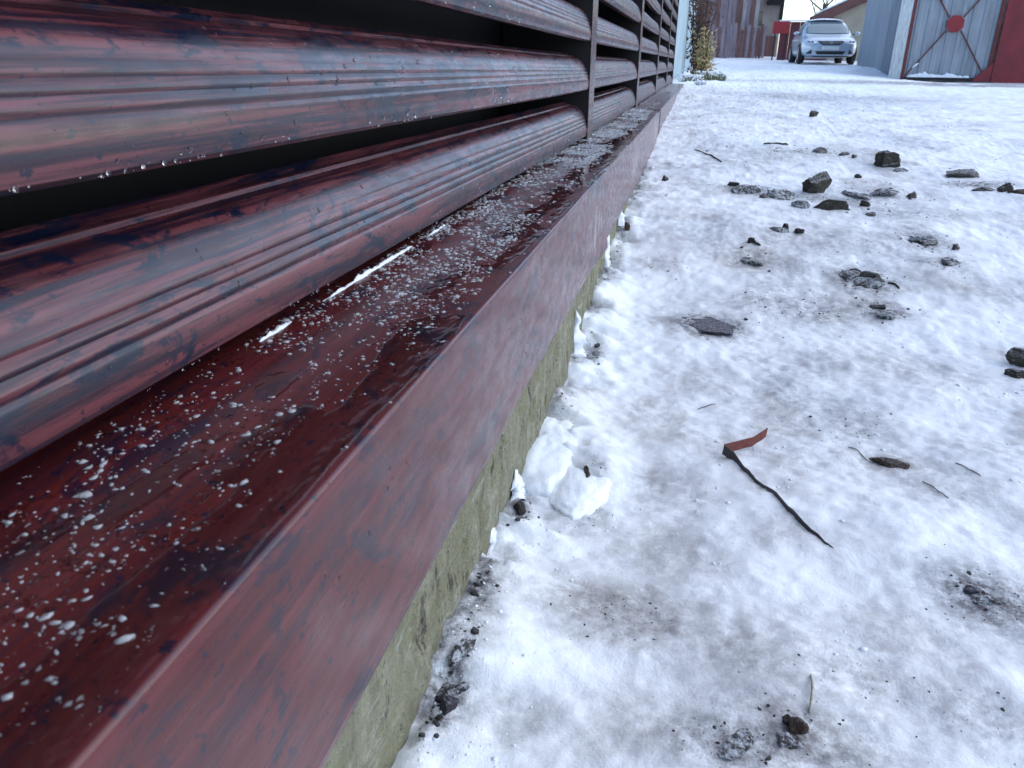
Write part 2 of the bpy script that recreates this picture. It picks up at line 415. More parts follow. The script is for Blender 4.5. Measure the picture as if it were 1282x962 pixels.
def slat_mesh(y0, y1, seed):
    pr = slat_profile(); n = 14; vs = []; fs = []
    rnd = random.Random(seed)
    for i in range(n+1):
        y = y0 + (y1-y0)*i/n
        for d, h in pr:
            vs.append((d + .0006*math.sin(y*5+seed), y, h + .0005*math.sin(y*3.1+seed*2) + .004 - .006*min(max(y, 0), POSTS[0])))
    k = len(pr)
    for i in range(n):
        for j in range(k-1):
            a = i*k+j; fs.append((a, a+1, a+1+k, a+k))
    me = mesh('slat', vs, fs); me.materials.append(M['slat'])
    me.polygons.foreach_set('use_smooth', [True]*len(me.polygons)); me.set_sharp_from_angle(angle=R(38))
    return me
BAYS = [(-.55, POSTS[0]-PW/2)] + [(a+PW/2, b-PW/2) for a, b in zip(POSTS, POSTS[1:])]
NLEV = 15
for bi, (y0, y1) in enumerate(BAYS):
    me = slat_mesh(y0, y1, bi)
    for lv in range(NLEV):
        o = link('slat', me, None, fence)
        o.location = (SLAT_X, 0, SILL_Z + .017 + lv*PITCH)
TOPZ = SILL_Z + .012 + NLEV*PITCH + .03
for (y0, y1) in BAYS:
    MB().box(SLAT_X-.206, SLAT_X-.203, y0-PW/2+.002, y1+PW/2-.002, SILL_Z+.009, TOPZ).build('back_sheet', M['inner'], fence)  # stands for the rear slats, coloured near-black as the shade in the gaps
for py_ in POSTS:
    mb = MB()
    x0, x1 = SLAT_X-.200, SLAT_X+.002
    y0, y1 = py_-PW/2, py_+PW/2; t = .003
    # U channel with side shade painted in as near-black, open to the back, with a coated face strip in front
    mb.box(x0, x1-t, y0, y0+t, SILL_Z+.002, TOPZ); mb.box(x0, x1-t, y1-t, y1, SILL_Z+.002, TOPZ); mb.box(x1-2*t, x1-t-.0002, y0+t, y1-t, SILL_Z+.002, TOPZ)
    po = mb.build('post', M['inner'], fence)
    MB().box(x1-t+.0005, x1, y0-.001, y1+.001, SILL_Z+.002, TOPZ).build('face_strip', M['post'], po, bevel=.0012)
mb = MB(); mb.box(SLAT_X-.215, SLAT_X+.006, BAYS[0][0], POSTS[-1]+PW/2, TOPZ+.001, TOPZ+.05); mb.build('top_rail', M['post'], fence, bevel=.002)

def flashing(y0, y1, dx, dz, seed, n, flare=0.0):
    """one folded length of sill flashing: top sheet, rounded nose, fascia, hemmed lower edge"""
    prof = [(-.465, .0085), (-.30, .006), (-.26, .0045), (-.22, .003), (-.19, .0018), (-.16, .0010), (-.148, .0006), (-.1425, .0005), (-.1412, .0004), (-.1404, .0000), (-.1400, -.0008), (-.1399, -.0025), (-.1399, -.008), (-.1399, -.02), (-.1397, -.05), (-.1396, -.08), (-.1395, -.11), (-.1388, -.1290), (-.1384, -.1318), (-.1400, -.1326), (-.1430, -.1312), (-.1440, -.120)]
    prof = [(x, z*.965 if z < -.015 else z) for x, z in prof]
    vs = []; fs = []; k = len(prof)
    for i in range(n+1):
        y = y0 + (y1-y0)*i/n
        wv = .0012*(fbm(np.array(y*3.0), np.array(seed*3.3), seed, 3)-.5)*2
        for j, (x, z) in enumerate(prof):
            f = min(1, max(0, -z/.13))
            ww = .0030*f*(float(vnoise(y*6, seed+.5, seed+9))-.5) + .0016*(float(vnoise(y*14, z*30, seed+4))-.5)*(1 if 11 < j < 17 else .25)
            end = flare*f*math.exp(-((y-y1)/.10)**2)
            vs.append((x+dx+ww+end, y, SILL_Z + z + dz + float(wv)*(1 if j > 5 else .3)))
    for i in range(n):
        for j in range(k-1):
            a = i*k+j; fs.append((a, a+k, a+1+k, a+1))
    o = link('sill_flashing', mesh('sill_flashing', vs, fs), M['sill'], fence, True)
    so = o.modifiers.new('solid', 'SOLIDIFY'); so.thickness = .0008; so.offset = -1
    return o
flashing(-.55, 1.34, 0, 0, 3, 150, .007)
flashing(1.27, 3.30, -.0022, -.0016, 8, 110, .002)
flashing(3.22, 5.3, -.0006, .0004, 12, 80)
flashing(5.24, 7.60, -.0026, -.0014, 17, 80)

# plinth below the flashing
def make_plinth():
    ys = np.concatenate([np.linspace(-.55, 2.4, 420), np.linspace(2.42, 7.6, 120)]); zs = np.linspace(-.12, SILL_Z-.014, 60)
    Y, Z = np.meshgrid(ys, zs)
    X = WALLX - .004 + .010*(fbm(Y*9, Z*9, 51, 4)-.5) + .005*(fbm(Y*60, Z*28, 57, 3, .6)-.5)
    pits = sstep(.70, .80, fbm(Y*45, Z*30, 63, 2)); X = X - .006*pits
    X = np.minimum(X, WALLX+.003)
    ny, nx = Y.shape; idx = np.arange(nx*ny).reshape(ny, nx)
    F = np.stack([idx[:-1, :-1], idx[:-1, 1:], idx[1:, 1:], idx[1:, :-1]], -1).reshape(-1, 4)
    V = np.stack([X, Y, Z], -1).reshape(-1, 3)
    nb = len(V); B = np.array([(-.47, -.55, -.12), (-.47, 7.6, -.12), (-.47, 7.6, SILL_Z-.014), (-.47, -.55, SILL_Z-.014)])
    me = np_mesh('concrete_plinth', np.concatenate([V, B]), F)
    bm = bmesh.new(); bm.from_mesh(me); bm.verts.ensure_lookup_table()
    v = bm.verts
    bm.faces.new([v[nb], v[nb+3], v[nb+2], v[nb+1]])
    bm.faces.new([v[i] for i in idx[-1, :]] + [v[nb+2], v[nb+3]])
    bm.faces.new([v[i] for i in idx[:, -1]] + [v[nb+2], v[nb+1]])
    bm.faces.new([v[i] for i in idx[:, 0][::-1]] + [v[nb], v[nb+3]])
    bm.to_mesh(me); bm.free()
    o = link('concrete_plinth', me, M['concrete'], smooth=True)
    tag(o, 'mossy grey-green concrete plinth under the red-brown fence sill', 'plinth')
make_plinth()

# ------------------------------------------------------------------ sleet, water and drops on the fence
def ico(sub):
    bm = bmesh.new(); bmesh.ops.create_icosphere(bm, subdivisions=sub, radius=1.0)
    V = np.array([v.co[:] for v in bm.verts]); F = np.array([[v.index for v in f.verts] for f in bm.faces]); bm.free(); return V, F
ICO1 = ico(1); ICO2 = ico(2)
def scatter(name, P, S, rng, base=ICO1, rough=.35, mat=None, rotz=True, smooth=True):
    """many small irregular grains as one mesh: P (n,3) positions, S (n,3) half sizes"""
    V0, F0 = base; n = len(P); k = len(V0)
    j = 1 + rough*(rng.random((n, k))-.5)*2
    V = V0[None]*j[..., None]*S[:, None, :]
    if rotz:
        a = rng.random(n)*2*np.pi; c, s = np.cos(a)[:, None], np.sin(a)[:, None]
        V = np.stack([V[..., 0]*c-V[..., 1]*s, V[..., 0]*s+V[..., 1]*c, V[..., 2]], -1)
    V = V + P[:, None, :]
    F = F0[None] + (np.arange(n)*k)[:, None, None]
    return link(name, np_mesh(name, V.reshape(-1, 3), F.reshape(-1, 3)), mat, smooth=smooth)

def sill_z(x):
    return SILL_Z + np.interp(x, [-.345, -.26, -.19, -.148], [.0075, .0045, .0018, .0006])
rng = np.random.default_rng(5)
def sill_sleet():
    n = 120000
    y = np.exp(rng.uniform(math.log(.12), math.log(7.4), n)); x = rng.uniform(-.262, -.1425, n)
    dens = .6*fbm(y*14, x*26, 131, 4) + .4*fbm(y*60, x*75, 137, 3)
    w = (x+.262)/.118
    keep_p = sstep(.38, .53, dens) * (1-.96*sstep(.76, .92, w + .24*(fbm(y*4, y*0, 33, 3)-.5))) * (.16+.84*sstep(.28, .7, y))
    k = rng.random(n) < keep_p; x, y = x[k], y[k]
    s = rng.lognormal(math.log(.00040), .6, len(x)) * (.75+.8*sstep(.3, 1.0, y)+.7*sstep(2, 6, y))
    s = np.clip(s, .00025, .0020)
    S = np.stack([s*rng.uniform(.7, 2.2, len(s)), s*rng.uniform(.7, 1.6, len(s)), s*rng.uniform(.35, .8, len(s))], -1)
    P = np.stack([x, y, sill_z(x)+.0004+S[:, 2]*.45], -1)
    o = scatter('sleet', P, S, rng, ICO1, .5, M['ice'], smooth=False)
    tag(o, 'translucent grains of sleet frozen over the red-brown fence sill', 'sleet', kind='stuff')
sill_sleet()

def water_film():
    """meltwater with frozen slush in it: a height field whose rim meets the sheet"""
    xs = np.linspace(-.266, -.1425, 190); ys = np.geomspace(.10, 2.6, 900)
    X, Y = np.meshgrid(xs, ys)
    w = (X+.262)/.12
    f = fbm(X*20, Y*7, 201, 4) + .20*sstep(.5, .95, w) - .25*sstep(.965, .998, w) - .06
    crust = (1-sstep(1.6, 2.5, Y))*sstep(.40, .56, fbm(X*26, Y*14, 131, 4)) * (1-sstep(.66, .85, w + .24*(fbm(Y*4, Y*0, 33, 3)-.5)))
    g = fbm(X*160, Y*90, 211, 3); g2 = fbm(X*420, Y*300, 223, 2)
    hgt = np.clip((f-.44)*.012, -.0006, .0010) + .0003*(g-.5)*sstep(.44, .5, f)
    hgt = np.maximum(hgt, crust*(.0028*np.clip(g2-.40, 0, 1) + .0012*(g-.42)) - .0002)
    Z = sill_z(X) + hgt
    keep = hgt > -.0003
    ny, nx = X.shape; idx = np.arange(nx*ny).reshape(ny, nx)
    F = np.stack([idx[:-1, :-1], idx[:-1, 1:], idx[1:, 1:], idx[1:, :-1]], -1).reshape(-1, 4)
    F = F[keep.ravel()[F].any(1)]
    o = link('meltwater', np_mesh('meltwater', np.stack([X, Y, Z], -1).reshape(-1, 3), F), M['water'], smooth=True)
    tag(o, 'thin film of meltwater and slush lying on the red-brown fence sill', 'water', kind='stuff')
water_film()

def slat_drops():
    pr = slat_profile()[6:-11]; d = np.array([p[0] for p in pr]); h = np.array([p[1] for p in pr])
    n = 5200
    y = np.exp(rng.uniform(math.log(.16), math.log(4.5), n)); lv = rng.integers(0, 4, n)
    hh = np.clip(rng.beta(1.3, 1.4, n)*.066, .003, .064)
    # some hang in a row on the lower lip
    lip = rng.random(n) < .03; hh[lip] = .0022
    keep = fbm(y*9, hh*60+lv*3, 301, 3) > .46; keep |= lip
    bay = np.zeros(n, bool)
    for p in POSTS: bay |= np.abs(y-p) < PW/2+.003
    keep &= ~bay
    y, hh, lv = y[keep], hh[keep], lv[keep]
    s = np.clip(rng.lognormal(math.log(.00072), .45, len(y)), .0003, .0020)*(1+.5*sstep(1, 4, y))
    s[hh < .003] *= .6
    P = np.stack([SLAT_X + np.interp(hh, h, d), y, SILL_Z+.017+lv*PITCH+hh+.004-.006*np.clip(y, 0, POSTS[0])], -1)
    S = np.stack([s*.75, s, s*1.15], -1)
    o = scatter('slat_drops', P, S, rng, ICO1, .12, M['water'], rotz=False)
    tag(o, 'tiny clear water drops beading on the fence slats', 'water drops', kind='stuff')
    n = 1500
    y = np.exp(rng.uniform(math.log(.2), math.log(4.5), n)); z = rng.uniform(.145, .262, n)
    k = fbm(y*9, z*20, 311, 3) > .5; y, z = y[k], z[k]
    s = np.clip(rng.lognormal(math.log(.0006), .4, len(y)), .0003, .0016)
    o = scatter('fascia_drops', np.stack([np.full(len(y), FASCIA_X+.0004), y, z], -1), np.stack([s*.6, s*.9, s*1.4], -1), rng, ICO1, .12, M['water'], rotz=False)
    tag(o, 'tiny clear water drops beading on the front face of the fence sill', 'water drops', kind='stuff')
slat_drops()

def ribbon_mass(name, path, w, h, seed, mat, n=60):
    """irregular low ridge of slush along a path of (x,y,z)"""
    pts = np.array(path); L = np.linspace(0, 1, n); idx = np.linspace(0, 1, len(pts))
    P = np.stack([np.interp(L, idx, pts[:, k]) for k in range(3)], -1)
    vs = []; fs = []; m_ = 9
    for i in range(n):
        t = P[min(i+1, n-1)]-P[max(i-1, 0)]; t /= np.linalg.norm(t); s = np.array([t[1], -t[0], 0])
        e = math.sin(math.pi*min(1, max(0, L[i])))**.35 if 0 < L[i] < 1 else 0
        wi = w*e*(.35+1.3*float(fbm(np.array(i*.23), np.array(seed*1.), seed, 3))); hi_ = h*e*(.3+1.4*float(fbm(np.array(i*.31), np.array(seed+4.), seed, 3)))
        for j in range(m_):
            a = math.pi*j/(m_-1)
            vs.append(P[i] + s*math.cos(a)*wi*(1+.25*(float(vnoise(i*.7, j*.9, seed))-.5)) + np.array([0, 0, math.sin(a)*hi_*(1+.5*(float(vnoise(i*.6, j*.8, seed+3))-.5))-.0005]))
    for i in range(n-1):
        for j in range(m_-1):
            a = i*m_+j; fs.append((a, a+1, a+1+m_, a+m_))
    return link(name, mesh(name, vs, fs), mat, smooth=True)
o = ribbon_mass('slush_strip', [(-.2535, .50, SILL_Z+.0045), (-.2530, .60, SILL_Z+.0045), (-.2525, .70, SILL_Z+.0045)], .0022, .0032, 5, M['clean_snow'])
tag(o, 'longer white slush strip frozen at the foot of the lowest near slat', 'slush', 'slush strips at the slat foot')
o = ribbon_mass('slush_strip', [(-.2530, .41, SILL_Z+.0045), (-.2532, .455, SILL_Z+.0045)], .0018, .0026, 9, M['clean_snow'], 30)
tag(o, 'short white slush strip at the foot of the lowest slat, nearest the camera', 'slush', 'slush strips at the slat foot')
o = ribbon_mass('slush_strip', [(-.2525, .74, SILL_Z+.0045), (-.2522, .80, SILL_Z+.0045)], .0016, .0026, 14, M['clean_snow'], 30)
tag(o, 'small white slush patch at the foot of the lowest slat, farther from the camera', 'slush', 'slush strips at the slat foot')

# snow plastered on the plinth
def plinth_snow(label, y, z0, z1, w, t, seed):
    n, m_ = 22, 9; vs = []; fs = []
    for i in range(n):
        f = i/(n-1); z = z0+(z1-z0)*f
        wi = w*(1-f)**.6*(.7+.6*float(vnoise(i*.4, seed, seed)))+.0004; ti = t*(1-f)**.5*(.6+.8*float(vnoise(i*.5, seed+2, seed)))+.0004
        yo = y + .006*(float(vnoise(i*.25, seed+7, seed))-.5)
        for j in range(m_):
            a = math.pi*j/(m_-1); vs.append((WALLX-.004+math.sin(a)*ti*(.6+.8*float(vnoise(i*.9, j*1.3, seed+5))), yo+math.cos(a)*wi*(.6+.8*float(vnoise(i*.8+5, j*.5, seed+9))), z+.004*(float(vnoise(j*1.1, seed, seed))-.5)))
    for i in range(n-1):
        for j in range(m_-1): a = i*m_+j; fs.append((a, a+m_, a+m_+1, a+1))
    o = link('snow_smear', mesh('snow_smear', vs, fs), M['clean_snow'], smooth=True)
    tag(o, label, 'snow', 'snow smears on the plinth')
plinth_snow('tall pointed tongue of snow stuck to the plinth beyond the rounded snow mound', 1.115, -.01, .085, .020, .016, 3)
plinth_snow('low snow smear on the plinth just nearer than the rounded snow mound', .70, -.01, .035, .028, .010, 7)
plinth_snow('small snow smear low on the plinth beside the dark dirt', .60, -.01, .026, .022, .008, 11)
plinth_snow('narrow snow streak on the plinth, farthest from the camera', 1.52, .03, .135, .012, .010, 15)
plinth_snow('snow streak leaning on the fascia where the plinth disappears under snow', 1.78, .06, .165, .016, .012, 19)

def snow_clump(label, c, size, seed):
    bm = bmesh.new(); bmesh.ops.create_icosphere(bm, subdivisions=5, radius=1.0); off = Vector((seed, seed*.7, 0))
    for v in bm.verts:
        p = v.co.copy(); k = 1 + .30*mnoise.noise(p*1.2+off) + .09*mnoise.noise(p*2.6+off) + .06*mnoise.noise(p*6+off) + .022*mnoise.noise(p*14+off) + .012*mnoise.noise(p*30+off)
        v.co = Vector((p.x*size[0]*k, p.y*size[1]*k, p.z*size[2]*k))
    me = bpy.data.meshes.new('snow_clump'); bm.to_mesh(me); bm.free()
    o = link('snow_clump', me, M['snow'], smooth=True); o.location = c; tag(o, label, 'snow', 'snow clumps at the plinth foot')
_c = ground_hit(690, 600)
snow_clump('large rounded clump of clean white snow heaped against the plinth', (_c[0]-.016, _c[1]+.03, _c[2]+.000), (.050, .110, .030), 3)
_c = ground_hit(722, 610)
snow_clump('smaller rounded snow lump on the open side of the large clump', (_c[0], _c[1], _c[2]-.002), (.036, .055, .015), 8)

# ------------------------------------------------------------------ stones and litter on the snow
def make_rock(name, px, py, w, d, h, seed, mat, label, cat='stone', bury=.3, rot=0.0, tilt=0.0, flat=.0, group=None, sub=4, on=None):
    p = ground_hit(px, py) if on is None else np.array(on)
    bm = bmesh.new(); bmesh.ops.create_icosphere(bm, subdivisions=sub, radius=1.0)
    rnd = random.Random(seed)
    planes = [(Vector((rnd.gauss(0, 1), rnd.gauss(0, 1), rnd.gauss(0, .8))).normalized(), rnd.uniform(.48, .82)) for _ in range(13)]
    for v in bm.verts:
        c = v.co.copy()
        for nrm, lim in planes:
            dd = c.dot(nrm)
            if dd > lim: c -= nrm*(dd-lim)
        c *= 1.22*(1 + .16*mnoise.noise(v.co*1.6+Vector((seed, 0, 0))) + .09*mnoise.noise(v.co*4+Vector((0, seed, 0))) + .07*mnoise.noise(v.co*9+Vector((0, 0, seed))) + .05*mnoise.noise(v.co*19+Vector((0, 0, seed))))
        if flat and c.z > flat: c.z = flat + (c.z-flat)*.2
        v.co = c
    M4 = Matrix.Rotation(rot, 4, 'Z') @ Matrix.Rotation(tilt, 4, 'Y') @ Matrix.Diagonal((w/2, d/2, h/2, 1))
    bm.transform(M4)
    me = bpy.data.meshes.new(name); bm.to_mesh(me); bm.free()
    o = link(name, me, mat, smooth=False)
    o.location = (p[0], p[1], p[2] + h*(.5-bury-.10))
    tag(o, label, cat, group or {'stone': 'stones lying on the snow', 'clod': 'soil clods on the snow', 'dirty snow': 'gritty lumps on the snow'}.get(cat)); return o

make_rock('stone', 1018, 240, .066, .06, .085, 4, M['rock'], 'tall dark stone leaning in the middle of the stony patch', rot=.3, tilt=.5, bury=.22)
make_rock('stone', 1043, 260, .082, .055, .045, 9, M['rock'], 'low dark stone right in front of the tall leaning one', rot=-.4, bury=.3)
make_rock('stone', 1110, 208, .092, .07, .062, 13, M['rock'], 'blocky dark stone, farthest of the large stones on the snow', rot=.2, tilt=-.25, bury=.25)
make_rock('stone', 1200, 221, .082, .06, .034, 21, M['rock_pale'], 'flat grey oval stone lying alone to the right of the blocky one', bury=.25)
make_rock('stone', 1257, 239, .038, .035, .036, 25, M['rock'], 'rounded dark stone at the end of a dirt streak near the right edge', bury=.3)
make_rock('stone', 1276, 242, .05, .03, .018, 27, M['rust_soil'], 'low brownish stone at the right edge beside the rounded dark one', bury=.3)
make_rock('stone', 1231, 238, .06, .03, .014, 29, M['rock'], 'thin flat dark stone in the dirt streak near the right edge', bury=.4)
make_rock('stone', 1280, 457, .040, .035, .042, 31, M['rock'], 'rough dark stone cut by the right edge, upper of the two', bury=.2)
make_rock('stone', 1276, 472, .036, .03, .020, 33, M['rock'], 'low dark stone cut by the right edge, lower of the two', bury=.35)
make_rock('stone', 1083, 258, .030, .025, .022, 35, M['rock'], 'narrow dark stone just right of the low dark stone', bury=.35, rot=.7)
make_rock('stone', 1091, 271, .028, .022, .015, 37, M['rock_pale'], 'small grey stone in front of the narrow dark stone', bury=.35)
make_rock('stone', 1141, 247, .034, .026, .022, 39, M['rock'], 'dark wedge-shaped stone between the stony patch and the dirt streak', bury=.35, rot=.8)
make_rock('stone', 1158, 305, .050, .04, .016, 41, M['rock'], 'flat dark stone sunk in stained snow right of the stony patch', bury=.45)
make_rock('stone', 1196, 313, .015, .014, .016, 43, M['rock_pale'], 'pea-sized grey stone standing alone on snow near the right', bury=.25)
make_rock('stone', 1018, 146, .045, .03, .04, 45, M['rock'], 'small dark stone alone on the clean snow below the car', bury=.3)
make_rock('stone', 1025, 191, .06, .04, .03, 47, M['rock_pale'], 'low greyish stone above the tall leaning stone', bury=.45)
make_rock('stone', 1073, 223, .02, .018, .02, 49, M['rock'], 'tiny dark stone left of the blocky dark stone', bury=.3)
make_rock('stone', 1058, 194, .035, .03, .022, 51, M['rock'], 'small dark stone between the low greyish stone and the blocky one', bury=.4)
make_rock('stone', 1070, 197, .02, .02, .018, 53, M['rock'], 'tiny dark stone touching shadow left of the blocky one', bury=.4)
make_rock('slate_piece', 886, 409, .082, .085, .018, 55, M['slate'], 'flat dark purple slate chunk pressed into snow left of centre', 'slate', bury=.42, flat=.35, rot=.15)
make_rock('stone', 1118, 582, .040, .018, .008, 57, M['rust_soil'], 'brownish flat stone sunk in snow right of the bent strip', bury=.4, rot=-.3)
make_rock('soil_clod', 1000, 914, .014, .013, .012, 59, M['rust_soil'], 'dark brown soil clod near the bottom edge', 'clod', bury=.35)
make_rock('soil_clod', 985, 902, .008, .007, .007, 61, M['soil'], 'tiny dark clod up left of the brown one near the bottom', 'clod', bury=.35)
make_rock('soil_clod', 1215, 738, .016, .012, .009, 63, M['slate'], 'dark purple clod in the dirt patch at lower right', 'clod', bury=.45)
make_rock('soil_clod', 983, 287, .02, .018, .018, 65, M['soil'], 'black clod left of two in the crumbs below the low dark stone', 'clod', bury=.3)
make_rock('soil_clod', 1000, 291, .02, .016, .014, 67, M['soil'], 'black clod right of two in the crumbs below the low dark stone', 'clod', bury=.3)
make_rock('soil_clod', 1085, 345, .04, .025, .02, 69, M['soil'], 'ragged dark soil clod in the middle of the large dirt patch', 'clod', bury=.45)
make_rock('soil_clod', 1070, 340, .028, .02, .016, 71, M['soil'], 'dark soil clod at the left side of the large dirt patch', 'clod', bury=.45)
make_rock('soil_clod', 1102, 352, .024, .02, .014, 73, M['rock_pale'], 'grey soil clod at the right side of the large dirt patch', 'clod', bury=.45)
make_rock('soil_clod', 1100, 385, .030, .022, .012, 75, M['soil'], 'long dark clod below the large dirt patch', 'clod', bury=.45, rot=-.7)
make_rock('soil_clod', 918, 233, .045, .03, .022, 77, M['soil'], 'dark clod at the left end of the stony patch', 'clod', bury=.45)
make_rock('soil_clod', 960, 246, .03, .03, .018, 79, M['rock_pale'], 'grey clod in the left part of the stony patch', 'clod', bury=.5)
make_rock('soil_clod', 940, 303, .02, .016, .016, 81, M['soil'], 'small black clod above the tan stain left of centre', 'clod', bury=.35)
make_rock('soil_clod', 560, 884, .014, .02, .016, 83, M['slate'], 'dark clod at the plinth foot near the bottom edge', 'clod', bury=.3)
make_rock('soil_clod', 651, 636, .012, .02, .014, 85, M['soil'], 'dark clod at the plinth foot just nearer than the snow mound', 'clod', bury=.3)
make_rock('soil_clod', 735, 590, .010, .022, .018, 87, M['rust_soil'], 'brown clod on the right flank of the snow mound', 'clod', bury=.62)
make_rock('soil_clod', 785, 287, .012, .02, .03, 89, M['rust_soil'], 'rusty upright clod against the plinth beyond the snow tongue', 'clod', bury=.3)
make_rock('soil_clod', 747, 434, .009, .009, .008, 91, M['soil'], 'black crumb beside the pointed snow tongue', 'clod', bury=.3)
make_rock('soil_clod', 832, 226, .02, .025, .02, 93, M['soil'], 'dark crumb by the far part of the fascia', 'clod', bury=.3)

for i_, (px_, py_p, w_r, d_r, h_r, lab) in enumerate([
    (932, 240, .085, .06, .030, 'gritty dirty snow lump at the left end of the stony patch'),
    (975, 246, .095, .06, .030, 'gritty dirty snow lump between the leftmost lump and the tall stone'),
    (1002, 258, .06, .045, .022, 'gritty dirty snow lump in front left of the tall stone'),
    (1072, 245, .07, .05, .022, 'gritty dirty snow lump behind the low dark stone'),
    (1105, 242, .09, .06, .020, 'low dirty snow lump below the blocky dark stone'),
    (1128, 214, .06, .05, .018, 'dirty snow lump at the foot of the blocky dark stone'),
    (1092, 355, .060, .05, .022, 'gritty dirty snow lump on the right of the large dirt patch'),
    (1065, 345, .045, .04, .018, 'gritty dirty snow lump on the left of the large dirt patch'),
    (1112, 395, .040, .035, .012, 'gritty dirty snow lump just below the large dirt patch'),
    (940, 328, .055, .045, .014, 'tan-stained gritty snow lump left of centre'),
    (975, 288, .05, .035, .014, 'gritty snow lump holding two black clods'),
    (1150, 300, .06, .05, .016, 'dirty snow lump beside the flat sunk stone'),
    (1190, 328, .05, .04, .014, 'tan dirty snow lump near the pea-sized stone'),
    (1232, 748, .030, .024, .008, 'gritty snow lump in the dirt patch at lower right'),
    (990, 928, .024, .018, .008, 'gritty snow lump below the brown clod near the bottom'),
    (925, 932, .030, .018, .008, 'gritty snow lump left of the brown clod near the bottom'),
    (566, 862, .016, .03, .012, 'dirty lump along the plinth foot near the bottom edge'),
    (578, 815, .014, .03, .012, 'dirty lump along the plinth foot beyond the dark clod')]):
    make_rock('dirty_lump', px_, py_p, w_r, d_r, h_r, 200+i_*7, M['lump'], lab, 'dirty snow', bury=.46, rot=i_*.9)

# crumbs too many to count
def crumbs():
    P = []; S = []
    for (x, y, rx, ry, dd) in STAIN_W:
        if dd < .45 or rx > .5: continue
        n = int(75*dd*(rx*ry/.004)**.5)
        xx = rng.normal(x, rx*.5, n); yy = rng.normal(y, ry*.5, n)
        s = np.clip(rng.lognormal(math.log(.00042), .6, n), .0002, .003)*(.6+.75*y)
        P.append(np.stack([xx, yy], -1)); S.append(s)
    n = 700
    yy = np.exp(rng.uniform(math.log(.3), math.log(7), n)); xx = WALLX + rng.random(n)*(.25+.9*yy)
    k = fbm(xx*4, yy*4, 401, 3) > .50; xx, yy = xx[k], yy[k]
    P.append(np.stack([xx, yy], -1)); S.append(np.clip(rng.lognormal(math.log(.0004), .5, len(xx)), .0002, .0018)*(.6+.6*yy))
    n = 260
    yy = np.exp(rng.uniform(math.log(.36), math.log(2.2), n)); xx = WALLX+.004+np.abs(rng.normal(0, .010, n))
    k = fbm(yy*7, yy*0, 409, 3) > .5; xx, yy = xx[k], yy[k]
    P.append(np.stack([xx, yy], -1)); S.append(np.clip(rng.lognormal(math.log(.0011), .5, len(xx)), .0005, .0035))
    P = np.concatenate(P); s = np.concatenate(S); k = P[:, 0] > WALLX+.002; P, s = P[k], s[k]
    z = g_height(P[:, 0], P[:, 1])
    o = scatter('dirt_crumbs', np.column_stack([P, z+s*.15]), np.stack([s*rng.uniform(.8, 1.9, len(s)), s, s*.55], -1), rng, ICO1, .4, M['soil'], smooth=False)
    tag(o, 'dark crumbs of dirt and grit strewn over the snow', 'dirt', kind='stuff')
crumbs()

# loose snow pellets that break the smoothness of the sheet
def pellets():
    n = 5000
    yy = np.exp(rng.uniform(math.log(.3), math.log(5), n)); xx = WALLX+.004 + rng.random(n)**1.3*(.3+.95*yy)
    k = fbm(xx*7, yy*7, 501, 4) > .53; xx, yy = xx[k], yy[k]
    s = np.clip(rng.lognormal(math.log(.0009), .5, len(xx)), .0004, .003)*(.6+.5*yy)
    z = g_height(xx, yy)
    o = scatter('loose_snow', np.column_stack([xx, yy, z+s*.05]), np.stack([s*rng.uniform(.8, 1.6, len(s)), s, s*.5], -1), rng, ICO1, .35, M['clean_snow'])
    tag(o, 'loose snow pellets scattered over the trodden snow', 'snow', kind='stuff')
pellets()

# bent strip of coated sheet metal sticking out of the snow
def bent_strip():
    pix = [(1045, 690), (1000, 655), (950, 608), (922, 580), (904, 571), (940, 564), (957, 556)]
    lift = [-.0100, -.0058, -.0068, -.0045, .003, .003, .010]
    hgt = [.010, .011, .010, .0105, .0120, .0120, .0120]
    pts = []
    for (px, py), l in zip(pix, lift):
        p = ground_hit(px, py); pts.append(np.array([p[0], p[1], l]))
    def strip(seg, name, mat, n=10):
        vs = []; fs = []
        P = np.array(seg)
        L = np.linspace(0, len(P)-1, n*(len(P)-1)+1)
        Q = np.stack([np.interp(L, np.arange(len(P)), P[:, k]) for k in range(4)], -1)
        gzs = g_height(Q[:, 0], Q[:, 1])
        if name == 'raised_arm': gzs = np.full(len(Q), gzs[0])
        Q[:, 2] += gzs
        for i, q in enumerate(Q):
            t = Q[min(i+1, len(Q)-1), :2]-Q[max(i-1, 0), :2]; t /= np.linalg.norm(t); s = np.array([t[1], -t[0]])*.0005
            e = .0003*math.sin(i*1.7)
            for sg in (-1, 1):
                vs.append((q[0]+sg*s[0], q[1]+sg*s[1], q[2]+e)); vs.append((q[0]+sg*s[0]+.0012, q[1]+sg*s[1]+.0012, q[2]+q[3]+e*.4))
        for i in range(len(Q)-1):
            a = i*4; fs += [(a, a+4, a+5, a+1), (a+2, a+3, a+7, a+6), (a+1, a+5, a+7, a+3), (a, a+2, a+6, a+4)]
        fs += [(0, 1, 3, 2), tuple(len(Q)*4-4+k for k in (0, 2, 3, 1))]
        return mesh(name, vs, fs), mat
    root = empty('bent_metal_strip', (pts[3][0], pts[3][1], float(g_height(pts[3][0], pts[3][1]))))
    tag(root, 'bent strip of red-brown sheet metal sticking out of the snow', 'metal strip')
    q = [np.array([*p, h]) for p, h in zip(pts, hgt)]
    me, mt = strip(q[:5], 'buried_arm', M['strip_dark']); link('buried_arm', me, mt, root)
    me, mt = strip(q[4:], 'raised_arm', M['strip_red'], 6); link('raised_arm', me, mt, root)
M['strip_dark'] = plain('strip_dark_back', (.018, .013, .016), .4, var=.4, scale=120)
M['strip_red'] = plain('strip_red_face', (.16, .032, .022), .4, var=.35, scale=150)
bent_strip()

